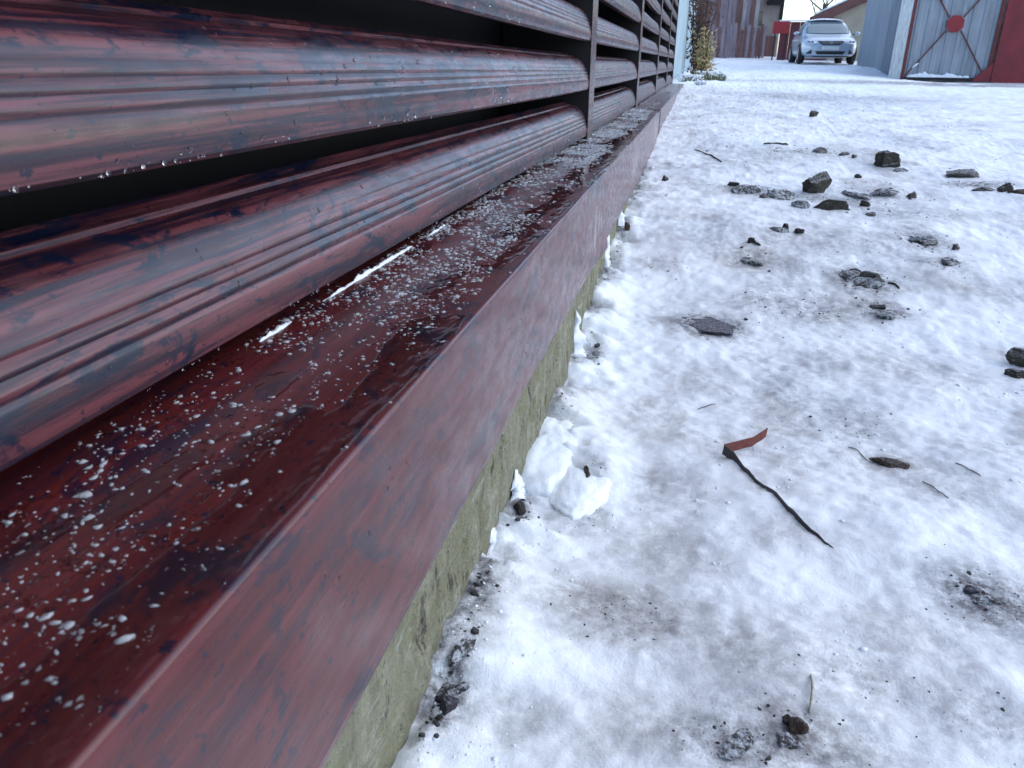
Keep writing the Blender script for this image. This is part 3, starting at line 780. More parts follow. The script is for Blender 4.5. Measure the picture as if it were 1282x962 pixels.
def twig(px0, py0, px1, py1, r, label, bend=.0006, lift=.001, mat='twig', cat='twig'):
    a = ground_hit(px0, py0); b = ground_hit(px1, py1); pts = []
    for i in range(9):
        f = i/8; p = a*(1-f)+b*f; p[2] = float(g_height(p[0], p[1]))+lift*math.sin(math.pi*f)+r*.6
        p[0] += bend*math.sin(f*3.6); p[1] += bend*math.sin(f*5.1)*.6; pts.append(p)
    mb = MB(); mb.tube(pts, [r*(.6+.5*math.sin(.4+2.4*i/8)) for i in range(9)], 6)
    o = mb.build('twig' if cat == 'twig' else 'straw_sliver', M[mat], smooth=True); tag(o, label, cat, 'twigs on the snow' if cat == 'twig' else None)
M['twig'] = plain('twig_bark', (.035, .028, .022), .8, var=.4, scale=200)
M['straw'] = plain('straw', (.42, .40, .33), .7, var=.3, scale=200)
twig(873, 513, 896, 506, .0005, 'short dark twig left above the bent strip')
twig(1062, 560, 1086, 577, .0005, 'thin dark twig slanting down to the brownish flat stone')
twig(1155, 603, 1188, 624, .0005, 'thin straight twig right of the brownish flat stone')
twig(1196, 580, 1228, 596, .0005, 'thin pale-grey twig above right of the brownish flat stone')
twig(956, 181, 988, 182, .0035, 'dark curved twig on clean snow above the stony patch', .012)
twig(940, 303, 952, 308, .002, 'stubby dark twig next to the small black clod above the tan stain')
twig(1112, 355, 1126, 362, .0018, 'short brown twig poking from the right side of the large dirt patch')
twig(870, 188, 905, 203, .0022, 'thin faint twig on snow right of the far fascia', .01)
twig(1015, 846, 1014, 892, .0011, 'pale straw-like sliver standing above the brown clod near the bottom', .001, .004, 'straw', 'straw')

# ------------------------------------------------------------------ far end of the lane
def corrugated(p0, p1, z0, z1, pitch, depth, flip=1):
    """trapezoid-ribbed sheet between two ground points, thin solid: verts, faces"""
    a = Vector((p0[0], p0[1], 0)); b = Vector((p1[0], p1[1], 0)); L = (b-a).length; t = (b-a)/L; nrm = Vector((t.y, -t.x, 0))*flip
    n = max(1, int(round(L/pitch))); st = []
    for i in range(n):
        for f, d in ((0, 0), (.32, 0), (.42, 1), (.78, 1), (.90, 0)): st.append(((i+f)/n*L, d*depth))
    st.append((L, 0)); vs = []; fs = []
    for s, d in st:
        p = a+t*s+nrm*d
        vs += [(p.x, p.y, z0), (p.x, p.y, z1)]; q = p-nrm*.004; vs += [(q.x, q.y, z0), (q.x, q.y, z1)]
    for i in range(len(st)-1):
        k = i*4; fs += [(k, k+1, k+5, k+4), (k+2, k+6, k+7, k+3), (k+1, k+3, k+7, k+5), (k, k+4, k+6, k+2)]
    fs += [(0, 2, 3, 1), tuple(len(st)*4-4+k for k in (0, 1, 3, 2))]
    return vs, fs

M['pale_blue'] = plain('pale_blue_sheet', (.36, .47, .52), .45, .0, .12, 3, .05)
M['blue_grey'] = plain('blue_grey_sheet', (.17, .215, .28), .42, .1, .25, 1.6, .1, stretch=(1, 1, .3))
M['blue_dark'] = plain('blue_grey_sheet_dark', (.10, .14, .20), .42, .1, .2, 1.6, .1)
M['galv'] = plain('galvanised_sheet', (.24, .27, .31), .45, .35, .25, 5, .1, stretch=(1, 1, .25))
M['red_paint'] = plain('red_paint', (.18, .009, .017), .5, 0, .3, 4, .15)
M['red_bright'] = plain('red_paint_bright', (.26, .012, .018), .5, 0, .25, 9, .15)
M['rust_red'] = plain('rusty_red_steel', (.13, .022, .02), .6, 0, .4, 12, .3)
M['whitewash'] = plain('whitewash', (.74, .72, .68), .8, 0, .25, 6, .3)
M['beige'] = plain('beige_plaster', (.36, .32, .25), .85, 0, .2, 1.5, .2)
M['beige2'] = plain('pale_plaster', (.40, .37, .34), .85, 0, .25, 1.2, .2)
M['grey_wood'] = plain('weathered_planks_hazed', (.24, .19, .21), .85, 0, .4, 3, .3, stretch=(3, 3, .35))  # grey planks, washed paler in colour to stand in for distance haze
M['pale_wood'] = plain('pale_weathered_planks', (.34, .30, .30), .85, 0, .35, 3, .3, stretch=(3, 3, .35))
M['brown_wood'] = plain('brown_planks_hazed', (.17, .09, .08), .85, 0, .4, 3, .3, stretch=(3, 3, .35))  # brown lightened the same way, haze put into the colour
M['roof_brown'] = plain('rusty_brown_roof', (.13, .055, .048), .8, 0, .4, 2, .3)
M['dark'] = plain('dark_gap', (.015, .014, .016), .8, 0, .2, 5, 0)
M['maroon'] = plain('maroon_fence_sheet', (.10, .018, .03), .6, 0, .35, 2, .1)
M['dry_leaf'] = plain('dry_leaf', (.34, .27, .13), .8, 0, .6, 9, 0)
M['dark_leaf'] = plain('dark_dry_leaf', (.085, .040, .030), .8, 0, .5, 9, 0)
M['stem'] = plain('brown_stem', (.06, .035, .028), .85, 0, .4, 20, 0)
M['grass'] = plain('frosted_grass', (.13, .14, .07), .8, 0, .5, 25, 0)
M['bark'] = plain('bark', (.07, .055, .06), .9, 0, .4, 15, .3)
M['glass'] = NT('window_glass').set(Base_Color=(.03, .035, .04), Roughness=.06, Specular_IOR_Level=.8)

def gz(x, y): return float(g_base(x, y))

# pale blue sheet fence continuing the line
pf = empty('sheet_fence', (-.30, 8.0, gz(-.3, 8)))
tag(pf, 'pale blue ribbed sheet fence beyond the end of the louvered fence', 'fence')
for k in range(9):
    y0 = 7.72+k*1.3; x0 = -.29 + .07*k/9
    vs_, fs_ = corrugated((x0, y0), (x0+.008, y0+1.295), gz(x0, y0)+.05, gz(x0, y0)+2.6, .32, .008)
    MB().add(vs_, fs_).build('panel', M['pale_blue'], pf)
for k in range(4):
    y0 = 7.74+k*2.58; MB().box(-.40, -.335, y0, y0+.06, gz(-.3, y0)-.1, gz(-.3, y0)+1.95).build('post', M['blue_grey'], pf)

# blue-grey metal garage beside the car
gx0, gy0, gx1, gy1 = 3.98, 18.6, 4.80, 28.35
gr = empty('metal_garage', (6, 23, gz(6, 23)))
tag(gr, 'blue-grey ribbed metal garage standing close beside the parked car', 'garage')
nb = 6
for k in range(nb):
    a, b = k/nb, (k+1)/nb-.002
    vs_, fs_ = corrugated((gx0+(gx1-gx0)*a, gy0+(gy1-gy0)*a), (gx0+(gx1-gx0)*b, gy0+(gy1-gy0)*b), gz(4.4, gy0+(gy1-gy0)*a)-.15, 3.25, .30, .025, -1)
    MB().add(vs_, fs_).build('wall_panel', M['blue_dark'] if k < 2 else M['blue_grey'], gr)
HEX = [(0,3,2,1),(4,5,6,7),(0,1,5,4),(1,2,6,5),(2,3,7,6),(3,0,4,7)]
MB().add([(gx0+.03, gy0+.02, 0), (7.6, gy0+.02, 0), (8.4, gy1, 0), (gx1+.03, gy1, 0), (gx0+.03, gy0+.02, 3.22), (7.6, gy0+.02, 3.22), (8.4, gy1, 3.22), (gx1+.03, gy1, 3.22)], HEX).build('body', M['blue_dark'], gr)
MB().add([(3.85, 18.5, 3.27), (7.8, 18.5, 3.35), (8.6, 28.5, 3.35), (4.65, 28.5, 3.27), (3.85, 18.5, 3.35), (7.8, 18.5, 3.52), (8.6, 28.5, 3.52), (4.65, 28.5, 3.35)], HEX).build('roof', M['blue_grey'], gr)

# masonry garage the red gate belongs to
gY = 17.0
gA = at_y(1126, 99, gY); gB = at_y(1236, 103, gY)
gxl, gxr, gzb = gA[0], gB[0], (gA[2]+gB[2])/2
mg = empty('masonry_garage', (gxr+.5, gY+1, gzb))
tag(mg, 'whitewashed masonry garage block behind the red-framed gate', 'garage')
MB().box(gxl+.02, gxr+5.5, gY+.35, gY+1.1, gzb-.4, 2.75).build('wall', M['whitewash'], mg)
MB().box(gxl+.02, gxl+.20, gY+.10, gY+.345, gzb-.4, 2.75).build('pillar', M['whitewash'], mg, bevel=.02)
MB().box(gxl-.15, gxr+5.7, gY-.05, gY+1.2, 2.76, 2.92).build('roof', M['roof_brown'], mg)
MB().box(gxl-.1, gxl+.55, gY+.04, gY+.09, gzb-.35, gzb-.02).build('footing', M['concrete'], mg)

# gate leaf: red angle frame, galvanised sheet, cross brace with plate
gh = 1.92
g = empty('gate_leaf', (gxl, gY, gzb))
tag(g, 'galvanised sheet gate leaf with red frame, crossed braces and red centre plate', 'gate')
vs_, fs_ = corrugated((gxl+.03, gY), (gxr-.01, gY), gzb+.03, gzb+gh-.02, .19, .014)
MB().add(vs_, fs_).build('sheet', M['galv'], g)
MB().box(gxl, gxl+.055, gY-.045, gY-.017, gzb-.10, gzb+gh).build('stile', M['rust_red'], g)
MB().box(gxr-.06, gxr, gY-.045, gY-.017, gzb, gzb+gh).build('stile', M['rust_red'], g)
MB().box(gxl+.056, gxr-.061, gY-.055, gY-.017, gzb, gzb+.05).build('bottom_rail', M['dark'], g)
MB().box(gxl+.056, gxr-.061, gY-.045, gY-.017, gzb+gh-.05, gzb+gh).build('top_rail', M['rust_red'], g)
cxg, czg = (gxl+gxr)/2, gzb+gh/2
for sx in (-1, 1):
    for sz in (-1, 1):
        MB().bar((cxg+sx*.12, gY-.032, czg+sz*.11), (cxg+sx*(gxr-gxl-.16)/2, gY-.032, czg+sz*(gh-.14)/2), .018, .025, (0, 1, 0)).build('brace', M['rust_red'], g)
s_ = .155
MB().add([(cxg+math.cos(a)*s_, y, czg+math.sin(a)*s_*.98) for y in (gY-.060, gY-.049) for a in [R(22.5+45*k) for k in range(8)]],
         [tuple(range(7, -1, -1)), tuple(range(8, 16))] + [(k, (k+1) % 8, 8+(k+1) % 8, 8+k) for k in range(8)]).build('centre_plate', M['red_bright'], g)
for i in range(3): MB().tube([(gxl+.01, gY-.06, gzb+.35+i*.6), (gxl+.01, gY-.06, gzb+.45+i*.6)], .018, 8).build('hinge', M['rust_red'], g)
MB().add([(gxr-.30, gY-.063, gzb-.01), (gxr+.02, gY-.063, gzb-.01), (gxr+.02, gY-.063, gzb+.33), (gxr-.30, gY-.058, gzb-.01), (gxr+.02, gY-.058, gzb-.01), (gxr+.02, gY-.058, gzb+.33)],
         [(0, 1, 2), (5, 4, 3), (0, 3, 4, 1), (1, 4, 5, 2), (2, 5, 3, 0)]).build('gusset', M['red_paint'], g)
o = ribbon_mass('snow_ridge', [(gxl+.1, gY-.036, gzb+.051), (cxg-.2, gY-.036, gzb+.051), (cxg+.3, gY-.036, gzb+.051)], .022, .075, 31, M['clean_snow'], 40)
tag(o, 'long lumpy ridge of snow on the lower rail of the gate leaf', 'snow')
o = ribbon_mass('snow_ridge', [(gxr-.55, gY-.036, gzb+.051), (gxr-.33, gY-.036, gzb+.051)], .02, .04, 37, M['clean_snow'], 20)
tag(o, 'short ridge of snow at the right end of the gate rail', 'snow')
o = ribbon_mass('snow_ridge', [(gxl+.17, gY-.05, gzb+.20), (gxl+.28, gY-.05, gzb+.29)], .018, .03, 39, M['clean_snow'], 20)
tag(o, 'little sliver of snow on the lower left brace of the gate', 'snow')

# red sheet leaf next to it
rg = empty('red_gate_leaf', (gxr+.9, gY-.1, gzb))
tag(rg, 'solid dark red sheet metal gate leaf at the right edge', 'gate')
for k in range(4):
    x0 = gxr+.025+k*.62; MB().box(x0, x0+.612, gY-.075, gY-.055, gzb-.06, gzb+2.05).build('sheet', M['red_paint'], rg, bevel=.006)
MB().box(gxr+.025, gxr+2.5, gY-.053, gY-.02, gzb-.02, gzb+.05).build('rail', M['rust_red'], rg)
MB().box(gxr+.025, gxr+2.5, gY-.053, gY-.02, gzb+1.95, gzb+2.02).build('rail', M['rust_red'], rg)

# low shed with brown sloping roof behind the car
sh = empty('lean_to_shed', (7.6, 38, gz(7, 38)))
tag(sh, 'cream-walled shed with sloping rusty brown roof behind the parked car', 'shed')
HEX = [(0,3,2,1),(4,5,6,7),(0,1,5,4),(1,2,6,5),(2,3,7,6),(3,0,4,7)]
MB().add([(4.92, 36, .3), (10.4, 36, .3), (10.4, 40, .3), (4.92, 40, .3), (4.92, 36, 2.23), (10.4, 36, 4.76), (10.4, 40, 4.76), (4.92, 40, 2.23)], HEX).build('wall', M['beige'], sh)
for k in range(5):
    y0 = 35.6+k*.95
    MB().add([(4.5, y0, 2.02), (10.7, y0, 4.88), (10.7, y0+.94, 4.88), (4.5, y0+.94, 2.02), (4.5, y0, 2.40), (10.7, y0, 5.3), (10.7, y0+.94, 5.3), (4.5, y0+.94, 2.40)], HEX).build('roof_sheet', M['roof_brown'], sh)
o = MB().add([(4.6, 35.62, 2.46), (7.3, 35.62, 3.72), (7.3, 40, 3.72), (4.6, 40, 2.46), (4.6, 35.7, 2.52), (7.3, 35.7, 3.78), (7.3, 40, 3.78), (4.6, 40, 2.52)], HEX).build('roof_snow', M['clean_snow'])
tag(o, 'thin snow layer on the brown sloping shed roof', 'snow')

# maroon sheet fence left of the car, red box on it
mf = empty('maroon_fence', (3.4, 36, gz(3.4, 36)))
tag(mf, 'maroon sheet metal fence across the lane end, left of the car', 'fence')
for k in range(5):
    x0 = 2.95+k*.38; vs_, fs_ = corrugated((x0, 36), (x0+.375, 36.0), gz(x0, 36)-.05, gz(x0, 36)+1.42, .12, .012)
    MB().add(vs_, fs_).build('panel', M['maroon'], mf)
MB().box(2.9, 4.86, 35.93, 36.07, gz(3.4, 36)+1.44, gz(3.4, 36)+1.49).build('coping', M['clean_snow'], mf)
o = MB().box(2.62, 3.25, 35.3, 35.6, gz(3, 35.5)+.98, gz(3, 35.5)+1.42).build('red_box', M['red_bright'], bevel=.02)
tag(o, 'bright red metal box on legs in front of the maroon fence', 'box')
for dx_ in (2.70, 3.12): MB().box(dx_, dx_+.05, 35.42, 35.47, gz(3, 35.5)-.1, gz(3, 35.5)+.98).build('leg', M['dark'], o)

# pale plastered house
ho = empty('plastered_house', (2.4, 44, gz(2.4, 44)))
tag(ho, 'tall beige plastered house with a snowy canopy behind the maroon fence', 'house')
hz = gz(2, 43)
MB().box(1.2, 3.5, 43, 50, hz-.3, hz+6.0).build('wall', M['beige2'], ho)
MB().box(2.05, 2.20, 42.90, 42.995, hz-.3, hz+6.0).build('corner_strip', M['brown_wood'], ho)
MB().box(3.40, 3.55, 42.88, 42.995, hz+1.6, hz+6.0).build('downpipe', M['dark'], ho)
cn = MB().box(2.75, 3.38, 42.2, 42.99, hz+2.25, hz+2.45).build('canopy', M['dark'], ho)
MB().box(2.70, 3.38, 42.15, 42.985, hz+2.455, hz+2.58).build('canopy_snow', M['clean_snow'], cn)
w_ = MB().box(2.25, 2.68, 42.96, 42.995, hz+1.3, hz+2.0).build('window', M['pale_wood'], ho)
MB().box(2.3, 2.63, 42.94, 42.955, hz+1.35, hz+1.95).build('pane', M['glass'], w_)
d_ = MB().box(2.35, 2.75, 42.93, 42.99, hz-.1, hz+1.15).build('door', M['rust_red'], ho)
MB().box(2.8, 3.39, 42.93, 42.99, hz-.1, hz+.9).build('lower_cladding', M['brown_wood'], ho)
MB().add([(.9, 42.6, hz+6.0), (3.8, 42.6, hz+6.0), (3.8, 50.3, hz+6.0), (.9, 50.3, hz+6.0), (2.35, 42.6, hz+7.6), (2.35, 50.3, hz+7.6)],
         [(0, 1, 4), (1, 2, 5, 4), (2, 3, 5), (3, 0, 4, 5), (0, 3, 2, 1)]).build('roof', M['roof_brown'], ho)

# weathered plank shed on the left
ps = empty('plank_shed', (1.2, 41, gz(1.2, 41)))
tag(ps, 'weathered grey and brown plank shed at the left of the lane end', 'shed')
hz = gz(1, 40); rnd = random.Random(8)
x = -.6; k = 0
while x < 2.15:
    w = rnd.uniform(.16, .26); mt = rnd.choice(['grey_wood', 'grey_wood', 'pale_wood', 'brown_wood'])
    MB().box(x, x+w-.012, 39.97+rnd.uniform(-.02, .02), 40.02, hz-.2, hz+3.6+rnd.uniform(-.06, .06)).build('plank', M[mt], ps); x += w
MB().box(-.6, 2.1, 40.03, 43, hz-.2, hz+3.5).build('body', M['grey_wood'], ps)
MB().add([(-.8, 39.6, hz+3.7), (2.4, 39.6, hz+3.7), (2.4, 43.2, hz+4.2), (-.8, 43.2, hz+4.2), (-.8, 39.6, hz+3.8), (2.4, 39.6, hz+3.8), (2.4, 43.2, hz+4.3), (-.8, 43.2, hz+4.3)],
         [(0,3,2,1),(4,5,6,7),(0,1,5,4),(1,2,6,5),(2,3,7,6),(3,0,4,7)]).build('roof', M['roof_brown'], ps)
pk = empty('picket_fence', (1.4, 38.6, gz(1.4, 38.6)))
tag(pk, 'low purple-brown plank fence in front of the weathered shed', 'fence')
x = .25; hz2 = gz(1.2, 38.6)
while x < 2.6:
    w = rnd.uniform(.13, .18); MB().box(x, x+w-.02, 38.58+rnd.uniform(-.02, .02), 38.62, hz2-.1, hz2+1.3+rnd.uniform(-.15, .15)).build('plank', M[rnd.choice(['grey_wood', 'grey_wood', 'brown_wood'])], pk); x += w
MB().box(.25, 2.6, 38.645, 38.70, hz2+.3, hz2+.38).build('rail', M['brown_wood'], pk); MB().box(.25, 2.6, 38.645, 38.70, hz2+1.0, hz2+1.08).build('rail', M['brown_wood'], pk)

# bare tree in front of the white sky
def bare_tree(base, h, seed, label, lean=(0, 0)):
    root = empty('bare_tree', base); tag(root, label, 'tree'); rnd = random.Random(seed)
    tr = MB(); cr = MB()
    p0 = Vector(base); top = p0+Vector((lean[0], lean[1], h*.55))
    tr.tube([p0-Vector((0, 0, .2)), p0.lerp(top, .5)+Vector((.06, 0, 0)), top], [.13, .10, .075], 8)
    def grow(p, d, L, r, n):
        pts = [p]; q = p.copy(); dd = d.copy()
        for i in range(4):
            dd = (dd+Vector((rnd.gauss(0, .16), rnd.gauss(0, .16), rnd.gauss(.05, .1)))).normalized(); q = q+dd*L/4; pts.append(q.copy())
        cr.tube(pts, [r*(1-.16*i) for i in range(5)], 4)
        if n:
            for k in range(3 if n > 1 else 4):
                f = rnd.randint(2, 4); ax = Vector((rnd.gauss(0, 1), rnd.gauss(0, 1), rnd.gauss(.3, .6))).normalized()
                grow(pts[f], (dd*.8+ax*.8).normalized(), L*rnd.uniform(.5, .75), r*.5, n-1)
    for k in range(7):
        a = k*2.4; f = .55+.45*k/6
        grow(p0.lerp(top, f), Vector((math.cos(a)*.8, math.sin(a)*.8, .75)).normalized(), h*.33, .045, 3)
    tr.build('trunk', M['bark'], root, True); cr.build('crown', M['bark'], root)
bx_ = at_y(1024, 60, 48); bare_tree((bx_[0], 48, gz(bx_[0], 48)), 4.6, 4, 'bare leafless tree against the white sky above the car')

# dry bush and frosted grass at the end of the louvered fence
def bush(base, h, w, seed, label, leafm, nstem=34, nleaf=900, leaf=.035, name='dry_bush'):
    root = empty(name, base); tag(root, label, 'bush'); rnd = random.Random(seed); st = MB(); lf = MB(); B = Vector(base)
    for k in range(nstem):
        a = rnd.uniform(0, 6.28); r0 = rnd.uniform(0, .35)*w; p = B+Vector((math.cos(a)*r0*.5, math.sin(a)*r0*.6, -.05)); d = Vector((math.cos(a)*.10, math.sin(a)*.25, 1)).normalized()
        L = h*rnd.uniform(.5, 1.05); pts = [p]
        for i in range(6):
            d = (d+Vector((rnd.gauss(0, .06), rnd.gauss(0, .11), 0))).normalized(); p = p+d*L/6; pts.append(p.copy())
        st.tube(pts, [.007*(1-.13*i) for i in range(7)], 4)
        for _ in range(nleaf//nstem):
            i = rnd.randint(0, 5); q = pts[i].lerp(pts[i+1], rnd.random())+Vector((rnd.gauss(0, .05), rnd.gauss(0, .05), rnd.gauss(0, .04)))
            u = Vector((rnd.gauss(0, 1), rnd.gauss(0, 1), rnd.gauss(0, 1))).normalized(); v = u.orthogonal().normalized(); s = leaf*rnd.uniform(.5, 1.2)
            lf.add([q-u*s, q+v*s*.45+u*s*.1, q+u*s, q-v*s*.45], [(0, 1, 2, 3)])
    st.build('stems', M['stem'], root); lf.build('foliage', leafm, root)
    return root
b1 = at_y(876, 66, 12.5); bush((b1[0]-.03, 12.5, gz(0, 12.5)), 1.9, .14, 3, 'tall dark brown withered bush at the end of the pale blue fence', M['dark_leaf'], 40, 1800, .032)
b2 = at_y(883, 72, 11.6); bush((b2[0], 11.6, gz(.1, 11.6)), .62, .14, 7, 'rust-orange dry weeds in front of the dark withered bush', M['dry_leaf'], 40, 1200, .028, 'dry_weeds')
def grass_tuft(base, r, h, n, seed, label):
    rnd = random.Random(seed); root = empty('grass_tuft', base); tag(root, label, 'grass tuft', 'grass tufts at the fence end'); mb = MB(); B = Vector(base)
    for k in range(n):
        a = rnd.uniform(0, 6.28); rr = r*math.sqrt(rnd.random()); p = B+Vector((math.cos(a)*rr, math.sin(a)*rr*1.5, -.02)); L = h*rnd.uniform(.5, 1.1)
        d = Vector((rnd.gauss(0, .5), rnd.gauss(0, .5), 1)).normalized(); q = p+d*L*.55; e = q+(d+Vector((rnd.gauss(0, .7), rnd.gauss(0, .5), -.7)))*L*.4
        s = Vector((.006, .002, 0)); mb.add([p-s, p+s, q+s*.7, q-s*.7, e], [(0, 1, 2, 3), (3, 2, 4)])
    mb.build('blades', M['grass'], root)
    sn = MB(); V0, F0 = ICO1
    for k in range(150):
        a = rnd.uniform(0, 6.28); rr = r*math.sqrt(rnd.random()); c = B+Vector((math.cos(a)*rr, math.sin(a)*rr*1.4, rnd.uniform(.0, h*.55))); s = rnd.uniform(.004, .014)
        sn.add([c+Vector(v)*s*rnd.uniform(.7, 1.3) for v in V0], F0.tolist())
    tag(sn.build('snow_flecks', M['clean_snow'], root, True), kind='stuff')
t1 = at_y(889, 91, 9.6); grass_tuft((t1[0], 9.6, gz(.1, 9.6)), .16, .17, 420, 5, 'green frosted grass tuft sprinkled with snow, beyond the fence end')
t2 = at_y(866, 98, 8.9); grass_tuft((t2[0], 8.9, gz(-.1, 8.9)), .12, .13, 160, 9, 'sparse snow-covered grass tuft at the foot of the pale blue fence')
t3 = at_y(878, 106, 8.0); grass_tuft((t3[0], 8.0, gz(0, 8.0)), .06, .06, 60, 12, 'tiny dark grass tuft poking from snow nearest the fence end')

# ------------------------------------------------------------------ parked car
M['car_paint'] = NT('silver_car_paint').set(Base_Color=(.42, .49, .58), Roughness=.28, Metallic=.35, Coat_Weight=.6, Coat_Roughness=.08)
M['car_black'] = NT('black_plastic').set(Base_Color=(.012, .012, .014), Roughness=.45)
M['tyre'] = NT('tyre_rubber').set(Base_Color=(.014, .014, .015), Roughness=.8)
M['rim'] = NT('alloy_rim').set(Base_Color=(.45, .47, .50), Roughness=.35, Metallic=.7)
M['chrome'] = NT('chrome').set(Base_Color=(.75, .77, .8), Roughness=.15, Metallic=1.0)
M['lamp_glass'] = NT('headlamp_glass').set(Base_Color=(.55, .6, .66), Roughness=.1, Specular_IOR_Level=.8, Metallic=.3)
M['screen'] = NT('windscreen_glass').set(Base_Color=(.16, .22, .24), Roughness=.08, Specular_IOR_Level=.7)
M['plate'] = NT('number_plate').set(Base_Color=(.70, .70, .68), Roughness=.4)

def make_car(cx, cy, label):
    """nose towards -Y (towards the camera); local x across, s backwards from the nose"""
    z0 = gz(cx, cy+1.5)+.02
    root = empty('parked_car', (cx, cy+2.2, z0)); tag(root, label, 'car')
    ZS = .925
    P = lambda x, s, z: (cx+x, cy+s, z0+z*ZS)
    st = [  # s, half width, z low, belt z, top z, top half width
        (0.00, .52, .24, .52, .60, .40), (.05, .68, .20, .60, .68, .50), (.16, .79, .18, .68, .75, .58), (.40, .85, .18, .75, .83, .64),
        (.80, .87, .18, .83, .90, .66), (1.12, .88, .18, .88, .96, .67), (1.40, .88, .18, .90, 1.16, .66), (1.80, .88, .18, .91, 1.40, .60), (2.20, .88, .18, .92, 1.47, .585),
        (2.75, .88, .18, .93, 1.47, .58), (3.25, .875, .18, .95, 1.40, .58), (3.70, .86, .19, .97, 1.18, .62), (4.00, .84, .22, .97, 1.05, .64), (4.35, .79, .28, .93, 1.0, .60), (4.50, .64, .34, .86, .94, .48)]
    vs = []; fs = []
    for s, hw, zl, zb, zt, tw in st:
        ring = [(0, zl), (hw*.82, zl), (hw*.97, zl+.12), (hw, .5), (hw*.985, (zb+.5)/2+.02), (hw*.95, zb), (tw+.06*(zt > 1.1), zt-.05 if zt > 1.1 else (zb+zt)/2+.02), (tw*.8, zt), (0, zt+.012)]
        full = ring + [(-x, z) for x, z in ring[-2:0:-1]]
        vs += [P(x, s, z) for x, z in full]
    k = 16
    for i in range(len(st)-1):
        for j in range(k): a = i*k+j; b = i*k+(j+1) % k; fs.append((a, a+k, b+k, b))
    fs.append(tuple(range(k))); fs.append(tuple((len(st)-1)*k+j for j in range(k-1, -1, -1)))
    o = link('body', mesh('body', vs, fs), M['car_paint'], root, True)
    md = o.modifiers.new('sub', 'SUBSURF'); md.levels = 2; md.render_levels = 2
    bm = bmesh.new(); bm.from_mesh(o.data); bmesh.ops.recalc_face_normals(bm, faces=bm.faces); bm.to_mesh(o.data); bm.free()
    # curved panels laid on the body: depth found on the finished body surface
    bpy.context.view_layer.update(); dg = bpy.context.evaluated_depsgraph_get(); oe = o.evaluated_get(dg); inv = oe.matrix_world.inverted()
    def nose(x, z):
        ok, hit, _n, _i = oe.ray_cast(inv @ Vector((cx+x, cy-2, z0+z*ZS)), inv.to_3x3() @ Vector((0, 1, 0)))
        return (oe.matrix_world @ hit).y - cy if ok else .5
    def nose_panel(name, cols, mat, proud=.012, par=root, thick=.05, rows=5):
        """cols: (x, z low, z high) from one side to the other"""
        cols = sorted(cols); n = len(cols); f = []; b = []
        for r in range(rows):
            for x, zl, zh in cols:
                z = zl+(zh-zl)*r/(rows-1); s = nose(x, z); f.append(P(x, s-proud, z)); b.append(P(x, s-proud+thick, z))
        N = len(f); fs = []
        for r in range(rows-1):
            for i in range(n-1):
                a = r*n+i; fs += [(a, a+1, a+1+n, a+n), (N+a, N+a+n, N+a+n+1, N+a+1)]
        rim = list(range(n)) + [r*n+n-1 for r in range(1, rows)] + [(rows-1)*n+i for i in range(n-2, -1, -1)] + [r*n for r in range(rows-2, 0, -1)]
        fs += [(rim[i], N+rim[i], N+rim[(i+1) % len(rim)], rim[(i+1) % len(rim)]) for i in range(len(rim))]
        return MB().add(f+b, fs).build(name, mat, par, True)
    def strip(x0, x1, zl, zh, n=13, cut=0.0):
        """cut: the lower corners are drawn in by this much"""
        out = []
        for i in range(n):
            x = x0+(x1-x0)*i/(n-1); e = min(x-x0, x1-x); out.append((x, zl + (zh-zl)*.85*max(0, 1-e/cut) if cut else zl, zh))
        return out
    gr_ = nose_panel('grille', strip(-.40, .40, .585, .715, cut=.13), M['car_black'], .012)
    for zz in (.62, .65, .68): nose_panel('grille_bar', strip(-.29, .29, zz, zz+.007), M['rim'], .018, gr_, rows=2)
    nose_panel('grille_surround', strip(-.42, .42, .718, .735), M['chrome'], .018, rows=2)
    MB().add([P(math.cos(a)*.06, nose(0, .665)-yy, .668+math.sin(a)*.042) for yy in (.035, .010) for a in [6.283*q/12 for q in range(12)]],
        [tuple(range(12)), tuple(range(23, 11, -1))]+[(q, 12+q, 12+(q+1) % 12, (q+1) % 12) for q in range(12)]).build('badge', M['chrome'], root)
    nose_panel('lower_intake', strip(-.46, .46, .285, .39, cut=.05), M['car_black'], .012)
    nose_panel('splitter', strip(-.62, .62, .205, .235), M['car_black'], .02, rows=2)
    nose_panel('number_plate', strip(-.26, .26, .43, .545), M['plate'], .022, rows=2)
    for s in (-1, 1):
        hl = nose_panel('headlight', [(s*.46, .64, .68), (s*.52, .60, .725), (s*.60, .585, .755), (s*.68, .60, .78), (s*.74, .64, .795), (s*.785, .70, .795)], M['lamp_glass'], .012)
        for rx_ in (.57, .67):
            MB().add([P(s*rx_+math.cos(a)*.042, nose(s*rx_, .68)-yy, .682+math.sin(a)*.045) for yy in (.03, .0) for a in [6.283*q/12 for q in range(12)]],
                 [tuple(range(12)), tuple(range(23, 11, -1))]+[(q, 12+q, 12+(q+1) % 12, (q+1) % 12) for q in range(12)]).build('reflector', M['chrome'], hl)
        nose_panel('fog_recess', [(s*.56, .30, .41), (s*.60, .30, .42), (s*.66, .30, .38), (s*.72, .30, .33)], M['car_black'], .012, rows=3)
        mr = MB(); V0, F0 = ICO2; mr.add([P(s*.96+v[0]*.095, 1.44+v[1]*.07, 1.0+v[2]*.062) for v in V0], F0.tolist())
        mo = mr.build('mirror', M['car_paint'], root, True)
        MB().bar(P(s*.80, 1.46, .95), P(s*.90, 1.45, .98), .05, .03).build('mirror_arm', M['car_black'], mo)
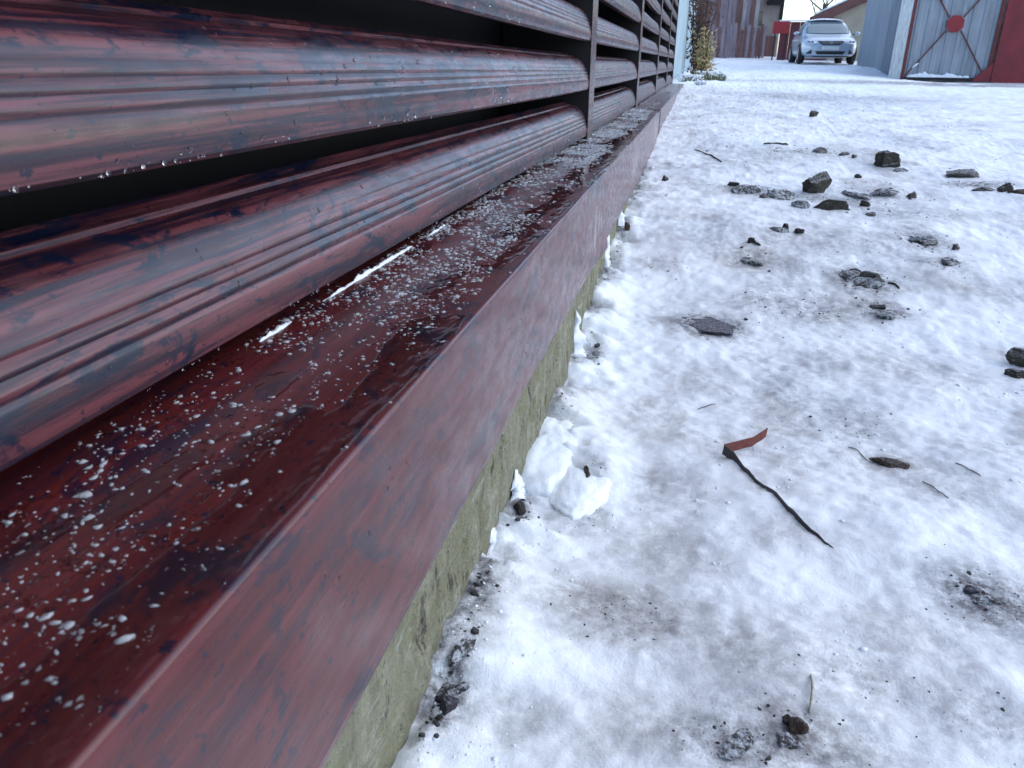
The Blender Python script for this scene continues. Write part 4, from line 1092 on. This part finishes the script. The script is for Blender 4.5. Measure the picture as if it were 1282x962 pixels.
        # wheels with dark arches
        for ws in (.88, 3.45):
            wx = s*.795; ar = MB(); n = 20
            ar.add([P(wx+s*dx, ws+math.cos(6.283*q/n)*.36, .32+math.sin(6.283*q/n)*.36) for dx in (-.03, .088) for q in range(n)],
                   [tuple(range(n)), tuple(range(2*n-1, n-1, -1))]+[(q, n+q, n+(q+1) % n, (q+1) % n) for q in range(n)]); 
            wh = empty('wheel', P(wx, ws, .32)); wh.parent = root; wh.matrix_parent_inverse = Matrix.Translation(root.location).inverted()
            ar.build('wheel_arch', M['car_black'], root)
            ty = MB(); prof = [(-.10, .23), (-.105, .29), (-.085, .315), (.085, .315), (.105, .29), (.105, .23)]
            vs2 = [P(wx+s*dx, ws+math.cos(6.283*q/n)*r, .315+math.sin(6.283*q/n)*r) for dx, r in prof for q in range(n)]
            fs2 = [(i*n+q, i*n+(q+1) % n, (i+1)*n+(q+1) % n, (i+1)*n+q) for i in range(5) for q in range(n)]
            ty.add(vs2, fs2).build('tyre', M['tyre'], wh, True)
            rm = MB(); rm.add([P(wx+s*dx, ws+math.cos(6.283*q/n)*.232, .315+math.sin(6.283*q/n)*.232) for dx in (.06, .098) for q in range(n)],
                   [tuple(range(n)), tuple(range(2*n-1, n-1, -1))]+[(q, n+q, n+(q+1) % n, (q+1) % n) for q in range(n)]); rm.build('rim', M['rim'], wh)
        # side glass, handles
        def side(x, z): return s*(.88 - .30*max(0, (z-.90))/.5 + .012)
        for (a, b) in ((1.55, 2.35), (2.42, 3.20)):
            out = [(a, .945), (b, .955), (b, 1.33), (a+.34 if a < 2 else a, 1.33)]
            f = [P(side(0, z)+s*.008, q, z) for q, z in out]; bk = [P(side(0, z)-s*.03, q, z) for q, z in out]; n4 = 4
            MB().add(f+bk, [(0, 1, 2, 3), (7, 6, 5, 4)]+[(i, 4+i, 4+(i+1) % 4, (i+1) % 4) for i in range(4)]).build('side_window', M['screen'], root)
        for hs in (2.15, 3.05): MB().box(*sorted((cx+s*.868, cx+s*.90)), cy+hs, cy+hs+.17, z0+.72, z0+.75).build('door_handle', M['chrome'], root)
        MB().bar(P(s*.62, 1.215, .985), P(s*.10, 1.235, 1.0), .02, .015).build('wiper', M['car_black'], root)
    # windscreen
    cols = [(u*.66, .965+.02*u*u, 1.375-.05*u*u) for u in [-1+2*i/16 for i in range(17)]]
    cols[0] = (-.68, .985, 1.16); cols[-1] = (.68, .985, 1.16); cols[1] = (-.61, .975, 1.30); cols[-2] = (.61, .975, 1.30)
    nose_panel('windscreen', cols, M['screen'], .012, rows=9)
    # snow on the roof
    rs = MB(); nu, nv = 11, 12
    for j in range(nv):
        for i in range(nu):
            u = -1+2*i/(nu-1); s = 1.80+1.4*j/(nv-1); e = (1-u**4)*(1-(2*j/(nv-1)-1)**8)
            rs.v.append(P(u*.56, s, 1.462+.035*math.sin(math.pi*(s-1.8)/1.4)-.035*u*u+.035*e+.008*random.Random(i*31+j).random()))
    for j in range(nv-1):
        for i in range(nu-1): a = j*nu+i; rs.f.append((a, a+1, a+1+nu, a+nu))
    o = rs.build('roof_snow', M['clean_snow'], None, True); tag(o, 'thin white snow layer on the car roof', 'snow')
    return root
cp = at_y(1037, 80, 28.6)
make_car(cp[0], 28.6, 'silver sedan parked nose-on at the far end beside the metal garage')
